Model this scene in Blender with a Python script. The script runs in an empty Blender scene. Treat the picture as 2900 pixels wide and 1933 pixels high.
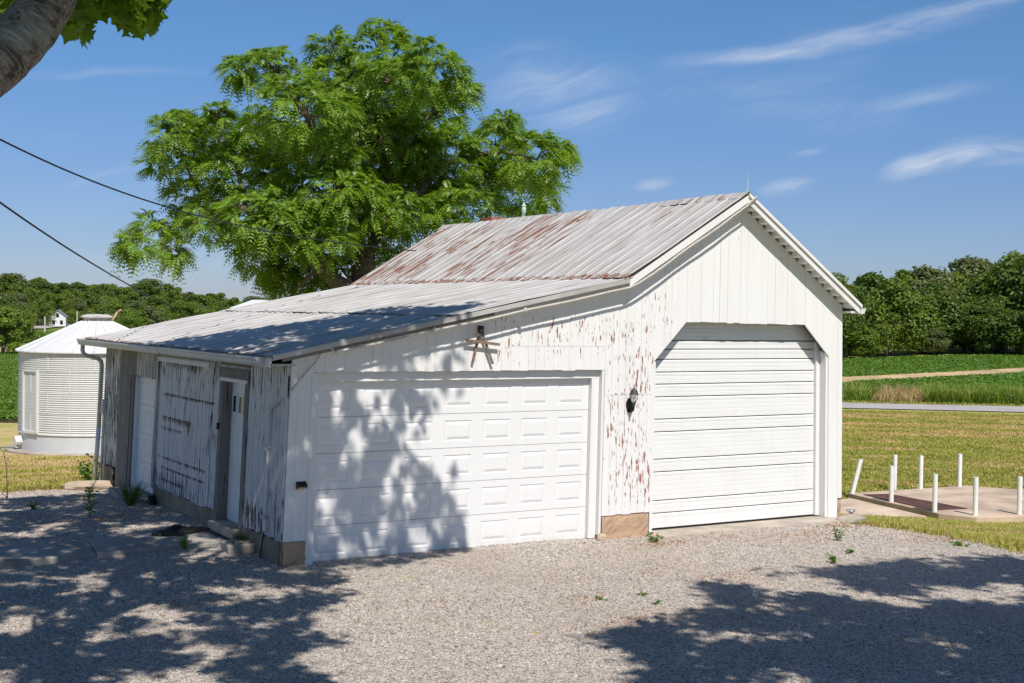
import bpy, math, random
import numpy as np
from mathutils import Matrix, Vector
R_ = math.radians
rng = np.random.default_rng(7)
random.seed(7)
scene = bpy.context.scene
COL = scene.collection

# ------------------------------------------------------------------ camera
CAM = np.array([-6.2145, -16.1878, 3.389])
YAW, PITCH, ROLL, FPX = 0.539617, -0.020783, 0.0153966, 3703.53
cy_, sy_, cp_, sp_ = math.cos(YAW), math.sin(YAW), math.cos(PITCH), math.sin(PITCH)
FW = np.array([sy_*cp_, cy_*cp_, sp_]); RT = np.array([cy_, -sy_, 0.0]); UP = np.cross(RT, FW)
RT, UP = math.cos(ROLL)*RT + math.sin(ROLL)*UP, -math.sin(ROLL)*RT + math.cos(ROLL)*UP
cam_data = bpy.data.cameras.new('camera')
cam = bpy.data.objects.new('camera', cam_data); COL.objects.link(cam)
M = Matrix.Identity(4)
for i in range(3):
    M[i][0], M[i][1], M[i][2], M[i][3] = RT[i], UP[i], -FW[i], CAM[i]
cam.matrix_world = M
cam_data.sensor_fit = 'HORIZONTAL'; cam_data.sensor_width = 36.0
cam_data.lens = 36.0*FPX/2900.0
cam_data.clip_start = 0.1; cam_data.clip_end = 5000
scene.camera = cam
scene.render.resolution_x, scene.render.resolution_y = 1024, 683

# ------------------------------------------------------------------ light
SUN_AZ, SUN_EL = R_(9), R_(53)          # sun stands behind the camera, a little left of the gable's normal
SD = np.array([math.sin(SUN_AZ)*math.cos(SUN_EL), math.cos(SUN_AZ)*math.cos(SUN_EL), -math.sin(SUN_EL)])
sun_d = bpy.data.lights.new('sun', 'SUN'); sun_d.energy = 4.9; sun_d.angle = R_(0.53); sun_d.color = (1.0, 0.95, 0.875)
sun = bpy.data.objects.new('sun', sun_d); COL.objects.link(sun)
sun.rotation_euler = Vector(SD).to_track_quat('-Z', 'Y').to_euler()
sun.location = (-5, -30, 40)

scene.view_settings.view_transform = 'Standard'
scene.view_settings.look = 'None'
scene.view_settings.exposure = 0.0
scene.view_settings.gamma = 1.0
scene.cycles.max_bounces = 8
scene.cycles.transparent_max_bounces = 8
scene.cycles.use_denoising = True

# ------------------------------------------------------------------ node helper
class NT:
    def __init__(s, tree): s.t = tree; s.n = tree.nodes; s.n.clear()
    def __call__(s, typ, ins=None, out=0, **props):
        n = s.n.new(typ)
        for k, v in props.items(): setattr(n, k, v)
        for k, v in (ins or {}).items():
            sock = n.inputs[k]
            if isinstance(v, bpy.types.NodeSocket): s.t.links.new(v, sock)
            else: sock.default_value = v
        return n.outputs[out]
    def math(s, op, a, b=0.0, c=0.0, clamp=False): return s('ShaderNodeMath', {0: a, 1: b, 2: c}, operation=op, use_clamp=clamp)
    def mix(s, f, a, b, blend='MIX'):
        n = s.n.new('ShaderNodeMix'); n.data_type = 'RGBA'; n.blend_type = blend
        for sock, v in ((n.inputs[0], f), (n.inputs[6], a), (n.inputs[7], b)):
            if isinstance(v, bpy.types.NodeSocket): s.t.links.new(v, sock)
            else: sock.default_value = v if not isinstance(v, tuple) or len(v) == 4 else (*v, 1)
        return n.outputs[2]
    def ramp(s, f, stops, interp='LINEAR'):
        n = s.n.new('ShaderNodeValToRGB'); n.color_ramp.interpolation = interp
        e = n.color_ramp.elements
        while len(e) < len(stops): e.new(0.5)
        for el, (p, c) in zip(e, stops):
            el.position = p; el.color = (c, c, c, 1) if not isinstance(c, tuple) else (*c, 1)
        s.t.links.new(f, n.inputs[0]); return n.outputs[0]
    def range(s, v, a, b, c=0.0, d=1.0): return s('ShaderNodeMapRange', {0: v, 1: a, 2: b, 3: c, 4: d}, interpolation_type='SMOOTHSTEP')
    def noise(s, vec, scale, detail=4.0, rough=0.55, dist=0.0, out=0):
        return s('ShaderNodeTexNoise', {'Vector': vec, 'Scale': scale, 'Detail': detail, 'Roughness': rough, 'Distortion': dist}, out=out)
    def vscale(s, vec, sc): return s('ShaderNodeMapping', {'Vector': vec, 'Scale': sc})

def new_mat(name):
    m = bpy.data.materials.new(name); m.use_nodes = True
    t = NT(m.node_tree)
    return m, t
def finish(t, bsdf, disp=None):
    o = t.n.new('ShaderNodeOutputMaterial'); t.t.links.new(bsdf, o.inputs['Surface'])
def bump(t, h, strength=0.4, dist=0.01):
    return t('ShaderNodeBump', {'Height': h, 'Strength': strength, 'Distance': dist})
def principled(t, color, rough=0.7, normal=None, metal=0.0, spec=0.4, **kw):
    ins = {'Base Color': color if isinstance(color, bpy.types.NodeSocket) else (*color, 1), 'Roughness': rough, 'Metallic': metal, 'Specular IOR Level': spec}
    if normal is not None: ins['Normal'] = normal
    ins.update(kw)
    return t('ShaderNodeBsdfPrincipled', ins)
def oc(t): return t('ShaderNodeTexCoord', out=3)
def rand(t): return t('ShaderNodeObjectInfo', out=5)
MATS = {}
def simple(name, color, rough=0.7, var=0.12, scale=6.0, bumps=0.15, metal=0.0, spec=0.4, bd=0.004):
    if name in MATS: return MATS[name]
    m, t = new_mat(name); v = oc(t)
    n = t.noise(v, scale, 6.0, 0.6)
    c = t.mix(t.range(n, 0.3, 0.7), tuple(x*(1-var) for x in color), tuple(min(1, x*(1+var)) for x in color))
    c = t.mix(1.0, c, t('ShaderNodeCombineColor', {0: t.range(rand(t), 0, 1, 1-var*.5, 1+var*.5), 1: t.range(rand(t), 0, 1, 1-var*.5, 1+var*.5), 2: t.range(rand(t), 0, 1, 1-var*.5, 1+var*.5)}), 'MULTIPLY')
    finish(t, principled(t, c, rough, bump(t, t.noise(v, scale*8, 4.0), bumps, bd), metal, spec))
    MATS[name] = m; return m

# ------------------------------------------------------------------ world: Nishita sky with thin cirrus
world = bpy.data.worlds.new('World'); scene.world = world; world.use_nodes = True
w = NT(world.node_tree)
sky = w.n.new('ShaderNodeTexSky'); sky.sky_type = 'NISHITA'; sky.sun_disc = False
sky.sun_elevation = SUN_EL
sky.sun_rotation = math.atan2(-SD[0], -SD[1])
sky.altitude = 200; sky.air_density = 1.0; sky.dust_density = 0.25; sky.ozone_density = 1.6
gen = w('ShaderNodeTexCoord', out=0)
sep = w.n.new('ShaderNodeSeparateXYZ'); w.t.links.new(gen, sep.inputs[0])
azm = w.math('ARCTAN2', sep.outputs[0], sep.outputs[1])
elv = w.math('ARCSINE', sep.outputs[2])
ae = w('ShaderNodeCombineXYZ', {0: azm, 1: elv, 2: 0.0})
warp = w('ShaderNodeVectorMath', {0: w.noise(ae, 5.0, 3.0, out=1), 1: (0.5, 0.5, 0.5)}, operation='SUBTRACT')
aew = w('ShaderNodeVectorMath', {0: ae, 1: w('ShaderNodeVectorMath', {0: warp, 'Scale': 0.05}, operation='SCALE')}, operation='ADD')
def streak(a0, e0, la, le, rot, amp):
    p = w('ShaderNodeMapping', {'Vector': aew, 'Location': (0, 0, 0)}, vector_type='POINT')
    d = w('ShaderNodeVectorMath', {0: aew, 1: (a0, e0, 0)}, operation='SUBTRACT')
    r = w('ShaderNodeVectorRotate', {'Vector': d, 'Angle': -rot}, rotation_type='Z_AXIS')
    q = w('ShaderNodeVectorMath', {0: r, 1: (1/la, 1/le, 1)}, operation='MULTIPLY')
    l = w('ShaderNodeVectorMath', {0: q}, out=1, operation='LENGTH')
    return w.math('MULTIPLY', w.range(l, 1.0, 0.0), amp)
CLOUDS = [(0.565, 0.172, 0.085, 0.036, -0.10, 0.48), (0.60, 0.150, 0.05, 0.02, 0.1, 0.3), (0.80, 0.202, 0.12, 0.012, 0.13, 0.7), (0.715, 0.190, 0.08, 0.009, 0.03, 0.55),
          (0.880, 0.114, 0.065, 0.013, 0.12, 1.1), (0.835, 0.108, 0.03, 0.010, 0.22, 0.9), (0.745, 0.101, 0.024, 0.009, 0.10, 0.85), (0.758, 0.126, 0.016, 0.004, 0.15, .5), (0.84, 0.154, 0.07, 0.010, 0.14, 0.42), (0.648, 0.103, 0.022, 0.006, 0.08, 0.6),
          (0.87, 0.222, 0.11, 0.010, 0.20, 0.5), (0.233, 0.098, 0.045, 0.004, 0.28, 0.34), (0.242, 0.167, 0.09, 0.006, 0.08, 0.25), (0.28, 0.030, 0.16, 0.018, 0.0, 0.2)]
tot = None
for c in CLOUDS:
    s_ = streak(*c); tot = s_ if tot is None else w.math('ADD', tot, s_)
fib = w.noise(w.vscale(w('ShaderNodeVectorRotate', {'Vector': aew, 'Angle': -0.2}, rotation_type='Z_AXIS'), (9, 60, 1)), 1.3, 6.0, 0.62, 0.6)
gen_c = w.math('MULTIPLY', w.range(w.noise(w.vscale(ae, (3, 9, 1)), 1.0, 3.0), 0.52, 0.8), 0.35)
cl = w.math('MULTIPLY', w.math('ADD', tot, gen_c), w.range(fib, 0.18, 0.85), clamp=True)
cl = w.math('MULTIPLY', cl, w.range(sep.outputs[2], 0.0, 0.06))
# a few small cumulus heads low over the far hill
tint = w.ramp(w.range(sep.outputs[2], 0.0, 0.34), [(0.0, (.50, .60, .92)), (.2, (.50, .63, .92)), (.6, (.50, .74, 1.02)), (1.0, (.54, .79, 1.04))])
skyc = w.mix(1.0, sky.outputs[0], tint, 'MULTIPLY')
bg = w('ShaderNodeBackground', {'Color': w.mix(w.math('MULTIPLY', cl, 0.8, clamp=True), skyc, (7.6, 8.0, 8.8, 1)), 'Strength': 0.10})
wo = w.n.new('ShaderNodeOutputWorld'); w.t.links.new(bg, wo.inputs[0])

# ------------------------------------------------------------------ geometry helpers
def world_px(P):
    d = np.asarray(P) - CAM; z = d @ FW
    return np.stack([1450 + FPX*(d @ RT)/z, 966.5 - FPX*(d @ UP)/z, z], -1)
def px_at(u, v, D):
    d = FW + RT*((u-1450)/FPX) - UP*((v-966.5)/FPX)
    return CAM + d/np.linalg.norm(d[:2])*D
def on_ground(u, v, lo=8.0, hi=700.0):
    # where the line of sight through a photo point meets the terrain
    d = FW + RT*((u-1450)/FPX) - UP*((v-966.5)/FPX); d = d/np.linalg.norm(d[:2]); ts = np.geomspace(lo, hi, 600)
    p = CAM+ts[:, None]*d; below = p[:, 2] < gz(p[:, 0], p[:, 1])
    i = int(np.argmax(below)) if below.any() else 599
    return p[i]
def vw(x, y, D): return px_at(x*2900/2352, y*2900/2352, D)

def mesh_from(name, verts, faces, smooth=False):
    me = bpy.data.meshes.new(name)
    verts = np.asarray(verts, dtype=np.float32).reshape(-1, 3)
    if isinstance(faces, np.ndarray) and faces.ndim == 2:
        k = faces.shape[1]; nf = len(faces)
        me.vertices.add(len(verts)); me.vertices.foreach_set('co', verts.ravel())
        me.loops.add(nf*k); me.loops.foreach_set('vertex_index', faces.astype(np.int32).ravel())
        me.polygons.add(nf); me.polygons.foreach_set('loop_start', np.arange(0, nf*k, k, dtype=np.int32))
        me.polygons.foreach_set('loop_total', np.full(nf, k, dtype=np.int32))
        me.update(calc_edges=True)
    else:
        me.from_pydata([tuple(map(float, v)) for v in verts], [], faces)
    me.validate(verbose=False)
    if smooth: me.polygons.foreach_set('use_smooth', np.ones(len(me.polygons), dtype=bool))
    return me
def link(name, me, mat=None, parent=None, kind=None):
    o = bpy.data.objects.new(name, me); COL.objects.link(o)
    if mat is not None and me is not None and not me.materials: me.materials.append(mat)
    if parent is not None:
        o.parent = parent
        if parent.type == 'EMPTY': o.matrix_parent_inverse = Matrix.Translation(-parent.location)
    if kind: o['kind'] = kind
    return o
def root(name, loc, label, cat, group=None):
    o = bpy.data.objects.new(name, None); COL.objects.link(o); o.location = loc; o.empty_display_size = 0.2
    tag(o, label, cat, group); return o
def tag(o, label, cat, group=None):
    o['label'] = label; o['category'] = cat
    if group: o['group'] = group
    return o
LEANX = ([-1, 0, .45, 5, 8, 10, 11], [.040, .040, .024, .011, .0, -.022, -.022])
def lean(v):
    v = np.array(v, dtype=float).reshape(-1, 3)
    v[:, 0] += np.interp(v[:, 0], *LEANX)*np.clip(v[:, 2], -1, 4.2)
    return v
class MB:
    def __init__(s): s.v = []; s.f = []
    def add(s, verts, faces):
        b = len(s.v); s.v += [tuple(p) for p in verts]; s.f += [tuple(i+b for i in f) for f in faces]; return s
    def hexa(s, p):   # p: 4 bottom ccw, 4 top ccw
        return s.add(p, [(3, 2, 1, 0), (4, 5, 6, 7), (0, 1, 5, 4), (1, 2, 6, 5), (2, 3, 7, 6), (3, 0, 4, 7)])
    def box(s, x0, x1, y0, y1, z0, z1):
        return s.hexa([(x0, y0, z0), (x1, y0, z0), (x1, y1, z0), (x0, y1, z0), (x0, y0, z1), (x1, y0, z1), (x1, y1, z1), (x0, y1, z1)])
    def bar(s, a, b, wd, h, up=(0, 0, 1)):
        a, b = Vector(a), Vector(b); d = (b-a).normalized(); u = Vector(up); r = d.cross(u).normalized(); u = r.cross(d)
        r *= wd/2; u *= h/2
        return s.hexa([a-r-u, a+r-u, b+r-u, b-r-u, a-r+u, a+r+u, b+r+u, b-r+u])
    def tube(s, pts, rad, n=8, caps=True):
        pts = [Vector(p) for p in pts]; k = len(pts)
        rad = [rad]*k if not hasattr(rad, '__len__') else rad
        b = len(s.v); prev = None
        for i, p in enumerate(pts):
            d = (pts[min(i+1, k-1)] - pts[max(i-1, 0)]).normalized()
            if prev is None: r = d.orthogonal().normalized()
            else: r = (prev - d*prev.dot(d)).normalized()
            prev = r; q = d.cross(r)
            for j in range(n):
                a = 2*math.pi*j/n; s.v.append(tuple(p + (r*math.cos(a) + q*math.sin(a))*rad[i]))
        for i in range(k-1):
            for j in range(n):
                s.f.append((b+i*n+j, b+i*n+(j+1) % n, b+(i+1)*n+(j+1) % n, b+(i+1)*n+j))
        if caps: s.f.append(tuple(b+j for j in reversed(range(n)))); s.f.append(tuple(b+(k-1)*n+j for j in range(n)))
        return s
    def lathe(s, prof, c, n=20, a0=0, a1=2*math.pi):
        b = len(s.v); k = len(prof); full = abs(a1-a0-2*math.pi) < 1e-6; m = n if full else n+1
        for r, z in prof:
            for j in range(m):
                a = a0+(a1-a0)*j/n; s.v.append((c[0]+r*math.cos(a), c[1]+r*math.sin(a), c[2]+z))
        for i in range(k-1):
            for j in range(n):
                j2 = (j+1) % m
                s.f.append((b+i*m+j, b+i*m+j2, b+(i+1)*m+j2, b+(i+1)*m+j))
        return s
    def prism(s, poly, a, b, axis=1):
        """poly: list of 2d pts in the other two axes (ccw), extruded along axis from a to b"""
        def P(q, t):
            return (t, q[0], q[1]) if axis == 0 else (q[0], t, q[1]) if axis == 1 else (q[0], q[1], t)
        n = len(poly)
        return s.add([P(q, a) for q in poly]+[P(q, b) for q in poly],
                     [tuple(range(n)), tuple(range(2*n-1, n-1, -1))]+[((i+1) % n, i, n+i, n+(i+1) % n) for i in range(n)])
    def build(s, name, mat, parent=None, smooth=False, warp=False, kind=None, bevel=0.0, recalc=True):
        v = lean(s.v) if warp else s.v
        me = bpy.data.meshes.new(name); me.from_pydata([tuple(map(float, p)) for p in v], [], s.f)
        if recalc:
            import bmesh
            bm = bmesh.new(); bm.from_mesh(me); bmesh.ops.recalc_face_normals(bm, faces=bm.faces)
            if bevel: bmesh.ops.bevel(bm, geom=list(bm.edges), offset=bevel, segments=1, affect='EDGES')
            bm.to_mesh(me); bm.free()
        if smooth: me.polygons.foreach_set('use_smooth', np.ones(len(me.polygons), dtype=bool))
        return link(name, me, mat, parent, kind)

# ------------------------------------------------------------------ terrain
TP = [(x, y, 0.0) for x in (-10, -5, 0, 4.5, 9) for y in (-22, -15, -9, -4, -0.5)]
TP += [(-10, 5, 0), (-5, 5, .03), (-2, 2, .07), (-.2, 2.3, .10), (-.2, 6, .05), (-6, 9, -.02), (-.6, 8.4, 0), (0, 9.6, -.03), (5, 4, 0), (5, 9, -.4), (10, 4, -.45), (10, 9, -.9),
       (-6, -32, .7), (10, -32, .4), (-22, -15, .4), (-22, 5, 0), (10.1, -1.8, 0), (10.2, -4, 0), (12, -3, -.16), (13, -8, -.12), (12, 0.6, -.34), (14.5, 3.6, -.86), (18, 1, -.98),
       (16, 6.5, -1.16), (18.2, 4.2, -1.19), (20, 6, -1.22), (22, 5, -1.2), (20, 9, -1.12), (24, 0, -1.1), (26, -8, -.9), (30, 18, -1.15), (36, 14, -1.15),
       (41.5, 32.3, -1.17), (47.6, 25.4, -1.17), (46.4, 37.3, -.98), (53.1, 29.7, -.98), (64, 55, -.76), (73, 45, -.72), (99, 90.7, .15), (112, 75.6, .3), (134, 126, 1.4), (152, 106, 1.6), (275, 270, 5),
       (-3, 13, -.35), (0, 18, -.75), (2, 23, -1.15), (4.3, 28.3, -1.30), (10, 28, -1.3), (-3, 30, -1.3), (2.9, 38, -1.45), (10.8, 36, -1.42), (8.7, 72.5, -1.62), (21.5, 69.4, -1.62),
       (18.6, 131.7, -1.72), (40, 126.5, -1.72), (36.8, 240, -1.5), (74, 231, -1.45), (50, 319, -.7), (99, 307, -.6), (63, 398, 3.5), (123, 383, 3.5), (80, 480, 4), (170, 450, 4),
       (100, 700, 3), (300, 650, 3), (30, 55, -1.35), (60, 105, -.9), (100, 200, 0), (150, 300, 3), (250, 450, 3.5), (-60, 40, -1.5), (-60, 150, -1.2), (-80, 350, 3), (60, -20, -.9), (120, 0, 0), (210, 50, 2),
       (0, -110, 2), (-120, -40, 0), (-300, 200, 4), (400, 0, 5), (0, -500, 8), (-500, -200, 6), (600, 600, 5), (-300, 800, 4), (700, -300, 8)]
TP = np.array(TP, float)
def _phi(d2): return np.sqrt(d2 + 9.0)
_A = _phi(((TP[:, None, :2]-TP[None, :, :2])**2).sum(-1))
_A = np.block([[_A + 0.02*np.eye(len(TP)), np.ones((len(TP), 1))], [np.ones((1, len(TP))), np.zeros((1, 1))]])
_W = np.linalg.solve(_A, np.append(TP[:, 2], 0))
def gz(x, y):
    x = np.asarray(x, float); y = np.asarray(y, float)
    p = np.stack([x.ravel(), y.ravel()], -1); out = np.empty(len(p))
    for i in range(0, len(p), 20000):
        q = p[i:i+20000]
        out[i:i+20000] = _phi(((q[:, None]-TP[None, :, :2])**2).sum(-1)) @ _W[:-1] + _W[-1]
    return out.reshape(x.shape) if x.shape else float(out[0])
def vnoise(x, y, s, seed=0):
    """cheap value noise for masks"""
    r = np.random.default_rng(seed).random((64, 64)); x = np.asarray(x)/s; y = np.asarray(y)/s
    xi = np.floor(x).astype(int); yi = np.floor(y).astype(int); fx = x-xi; fy = y-yi
    fx = fx*fx*(3-2*fx); fy = fy*fy*(3-2*fy); g = lambda a, b: r[a % 64, b % 64]
    return (g(xi, yi)*(1-fx)+g(xi+1, yi)*fx)*(1-fy)+(g(xi, yi+1)*(1-fx)+g(xi+1, yi+1)*fx)*fy
def in_poly(x, y, poly):
    x = np.asarray(x); y = np.asarray(y); r = np.zeros(x.shape, bool); n = len(poly)
    for i in range(n):
        x1, y1 = poly[i]; x2, y2 = poly[(i+1) % n]
        c = ((y1 > y) != (y2 > y)) & (x < (x2-x1)*(y-y1)/((y2-y1) if y2 != y1 else 1e-9)+x1); r ^= c
    return r

# lawn material
m, t = new_mat('lawn'); v = oc(t)
sp = t.n.new('ShaderNodeSeparateXYZ'); t.t.links.new(v, sp.inputs[0])
big = t.noise(v, 0.11, 4.0, 0.6)
oo = t.math('SUBTRACT', t('ShaderNodeVectorMath', {0: v, 1: (.670, .743, 0)}, out=1, operation='DOT_PRODUCT'), 54.4)   # metres beyond (+) or before (-) the road
rot = t('ShaderNodeVectorRotate', {'Vector': v, 'Angle': R_(42)}, rotation_type='Z_AXIS')       # mowing runs along the road
stripe = t.noise(t.vscale(rot, (0.05, 0.42, 0.0)), 1.0, 3.0, 0.6)
streaks = t.noise(t.vscale(rot, (0.16, 1.5, 0.0)), 1.0, 6.0, 0.72)
fine = t.noise(t.vscale(rot, (2.5, 9.0, 0.0)), 1.0, 6.0, 0.75)
green = t.mix(t.range(fine, 0.3, 0.7), (0.235, 0.255, 0.040), (0.48, 0.45, 0.13))
dry = t.mix(t.range(fine, 0.3, 0.7), (0.45, 0.32, 0.14), (0.68, 0.50, 0.27))
b1 = t.math('MULTIPLY', t.range(oo, -18.5, -15.0), t.range(oo, -8.6, -10.5)); b2 = t.math('MULTIPLY', t.range(oo, -8.2, -7.2), t.range(oo, -3.4, -5.0))
band = t.math('MAXIMUM', b1, t.math('MULTIPLY', b2, .8))
band = t.math('MULTIPLY', band, t.range(streaks, .36, .56))
dm = t.math('MULTIPLY', t.range(t.math('ADD', t.math('MULTIPLY', stripe, .5), t.math('MULTIPLY', streaks, .5)), 0.47, 0.64), t.range(big, 0.32, 0.62, .25, .9))
dm = t.math('MAXIMUM', dm, band)
left = t.math('MULTIPLY', t.range(sp.outputs[0], 16, 8), t.range(sp.outputs[1], 9, 13))
dm = t.math('MAXIMUM', dm, t.math('MULTIPLY', left, t.range(t.noise(t.vscale(v, (0.25, 0.9, 0)), 1.0, 4.0), 0.34, 0.6)))
far = t.range(sp.outputs[1], 120, 200)
gc = t.mix(t.math('MULTIPLY', dm, 0.9), green, dry)
gc = t.mix(far, gc, (0.16, 0.18, 0.045))
finish(t, principled(t, gc, 0.95, bump(t, fine, 0.9, 0.05), spec=0.1))
LAWN = m

nr, na = 130, 200
rad = np.concatenate([[0.0], np.geomspace(0.8, 2600, nr)])
ang = np.linspace(0, 2*np.pi, na, endpoint=False)
cx0, cy0 = 2.0, -4.0
RX = cx0 + rad[:, None]*np.cos(ang); RY = cy0 + rad[:, None]*np.sin(ang)
zz = gz(np.clip(RX, -700, 900), np.clip(RY, -500, 900))
idx = np.arange((nr+1)*na).reshape(nr+1, na)
f4 = np.stack([idx[:-1], idx[1:], np.roll(idx, -1, 1)[1:], np.roll(idx, -1, 1)[:-1]], -1).reshape(-1, 4)
link('ground', mesh_from('ground', np.stack([RX, RY, zz], -1), f4[:, ::1], True), LAWN, kind='structure')

# ---- gravel yard
m, t = new_mat('gravel_bed'); v = oc(t)
vor = t('ShaderNodeTexVoronoi', {'Vector': v, 'Scale': 34.0, 'Randomness': 1.0}, out=1)
vd = t('ShaderNodeTexVoronoi', {'Vector': v, 'Scale': 34.0, 'Randomness': 1.0}, out=0)
sc = t.n.new('ShaderNodeSeparateColor'); t.t.links.new(vor, sc.inputs[0])
col = t.ramp(sc.outputs[0], [(0.0, (0.20, 0.175, 0.155)), (0.4, (0.40, 0.355, 0.315)), (0.75, (0.52, 0.465, 0.415)), (1.0, (0.66, 0.60, 0.54))])
dust = t.range(t.noise(v, 0.6, 4.0), 0.45, 0.7)
col = t.mix(t.math('MULTIPLY', dust, 0.35), col, (0.33, 0.29, 0.25))
finish(t, principled(t, col, 0.95, bump(t, t.math('SUBTRACT', 1.0, vd), 0.9, 0.02), spec=0.15))
GRAVEL = m
GPOLY = [(10.15, 0.25), (10.02, -1.0), (10.1, -1.8), (10.0, -2.8), (10.15, -3.8), (10.6, -6), (12, -10), (14, -24), (-16, -24), (-15, 9.0), (-4, 9.35), (-1.9, 9.2), (-1.0, 8.9), (-.45, 8.6), (0.1, 8.4), (0.1, 0.25)]
def gravel_mask(x, y): return in_poly(x + .5*(vnoise(x, y, .5, 3)-.5) + .25*(vnoise(x, y, .17, 5)-.5), y + .5*(vnoise(x, y, .5, 4)-.5), GPOLY)
gx, gy = np.meshgrid(np.arange(-15.9, 13.9, .14), np.arange(-23.6, 9.6, .14))
gzv = gz(gx, gy) + .018 + .03*(vnoise(gx, gy, 1.3, 8)-.5) + .014*(vnoise(gx, gy, .3, 9)-.5)
mk = gravel_mask(gx, gy)
gi = np.arange(gx.size).reshape(gx.shape)
keep = mk[:-1, :-1] & mk[1:, :-1] & mk[1:, 1:] & mk[:-1, 1:]
f4 = np.stack([gi[:-1, :-1], gi[:-1, 1:], gi[1:, 1:], gi[1:, :-1]], -1)[keep]
gv = np.stack([gx, gy, gzv], -1).reshape(-1, 3)
used = np.unique(f4); remap = np.full(gx.size, -1); remap[used] = np.arange(len(used))
link('gravel_yard', mesh_from('gravel_yard', gv[used], remap[f4], True), GRAVEL, kind='structure')
def yard_z(x, y): return gz(x, y) + .018 + .03*(vnoise(x, y, 1.3, 8)-.5) + .014*(vnoise(x, y, .3, 9)-.5)

def instancer(name, pts, scale, rotz, protos, label=None):
    """points mesh with geometry nodes that put one of several small prototypes on every point"""
    me = bpy.data.meshes.new(name); me.vertices.add(len(pts)); me.vertices.foreach_set('co', np.asarray(pts, np.float32).ravel())
    for nm, arr, typ in (('sc', scale, 'FLOAT'), ('rz', rotz, 'FLOAT_VECTOR'), ('pick', rng.integers(0, len(protos), len(pts)), 'INT')):
        a = me.attributes.new(nm, typ, 'POINT')
        a.data.foreach_set('vector' if typ == 'FLOAT_VECTOR' else 'value', np.asarray(arr, np.int32 if typ == 'INT' else np.float32).ravel())
    o = link(name, me, None, kind='stuff')
    ng = bpy.data.node_groups.new(name, 'GeometryNodeTree')
    ng.interface.new_socket('Geometry', in_out='INPUT', socket_type='NodeSocketGeometry'); ng.interface.new_socket('Geometry', in_out='OUTPUT', socket_type='NodeSocketGeometry')
    n = ng.nodes; L = ng.links; gi_ = n.new('NodeGroupInput'); go = n.new('NodeGroupOutput')
    def attr(nm, typ):
        a = n.new('GeometryNodeInputNamedAttribute'); a.data_type = typ; a.inputs['Name'].default_value = nm
        return [s for s in a.outputs if s.enabled and s.name == 'Attribute'][0]
    g2i = n.new('GeometryNodeGeometryToInstance')
    for p in reversed(protos):
        oi = n.new('GeometryNodeObjectInfo'); oi.inputs['Object'].default_value = p; oi.inputs['As Instance'].default_value = True; L.new(oi.outputs['Geometry'], g2i.inputs[0])
    ip = n.new('GeometryNodeInstanceOnPoints'); L.new(gi_.outputs[0], ip.inputs['Points']); L.new(g2i.outputs[0], ip.inputs['Instance'])
    ip.inputs['Pick Instance'].default_value = True; L.new(attr('pick', 'INT'), ip.inputs['Instance Index'])
    e2r = n.new('FunctionNodeEulerToRotation'); L.new(attr('rz', 'FLOAT_VECTOR'), e2r.inputs[0]); L.new(e2r.outputs[0], ip.inputs['Rotation'])
    L.new(attr('sc', 'FLOAT'), ip.inputs['Scale']); L.new(ip.outputs[0], go.inputs[0])
    md = o.modifiers.new('scatter', 'NODES'); md.node_group = ng
    return o

# loose stones lying on the bed
import bmesh
m, t = new_mat('gravel_stone')
r1 = t('ShaderNodeObjectInfo', out=5); 
col = t.ramp(r1, [(0.0, (0.15, 0.135, 0.12)), (0.14, (0.36, 0.315, 0.275)), (0.6, (0.51, 0.45, 0.395)), (0.88, (0.64, 0.57, 0.505)), (0.95, (0.54, 0.38, 0.27)), (1.0, (0.76, 0.70, 0.63))])
ps = t('ShaderNodeNewGeometry', out=0); lf = t.noise(ps, .55, 4.0, .6)
col = t.mix(t.math('MULTIPLY', t.range(lf, .45, .68), .45), col, (.46, .37, .29)); col = t.mix(t.math('MULTIPLY', t.range(t.noise(ps, 1.6, 3.0), .56, .7), .3), col, (.25, .22, .20))
finish(t, principled(t, col, 0.9, spec=0.2)); STONE = m
stone_protos = []
for k in range(7):
    bm = bmesh.new(); bmesh.ops.create_icosphere(bm, subdivisions=1, radius=1.0)
    sq = Vector((rng.uniform(.75, 1.3), rng.uniform(.6, 1.0), rng.uniform(.45, .75)))
    for vv in bm.verts:
        vv.co = Vector((vv.co.x*sq.x, vv.co.y*sq.y, vv.co.z*sq.z))*rng.uniform(.75, 1.2)
    me = bpy.data.meshes.new('stone'); bm.to_mesh(me); bm.free(); me.materials.append(STONE)
    stone_protos.append(bpy.data.objects.new('stone', me))
N = 560000
sx = rng.uniform(-8.5, 11.5, N); sy = rng.uniform(-12, 9.3, N)
q = world_px(np.stack([sx, sy, np.zeros(N)], -1))
ok = (q[:, 2] > 1) & (q[:, 0] > -250) & (q[:, 0] < 3150) & (q[:, 1] < 2150) & gravel_mask(sx, sy) & ~((sx > 0.02) & (sx < 10) & (sy > -.12))
ok &= ~in_poly(sx, sy, [(-16, .35), (-.1, 1.05), (-.1, 2.85), (-16, 2.1)])
sx, sy = sx[ok], sy[ok]; n_ = len(sx)
ssc = rng.uniform(.0065, .0135, n_)*np.where(rng.random(n_) < .02, 1.7, 1)*(.85+.3*vnoise(sx, sy, 1.7, 61))
instancer('gravel', np.stack([sx, sy, yard_z(sx, sy)+ssc*.2], -1), ssc, rng.uniform(-.5, .5, (n_, 3))+np.stack([0*sx, 0*sx, rng.uniform(0, 6.28, n_)], -1), stone_protos)

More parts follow.
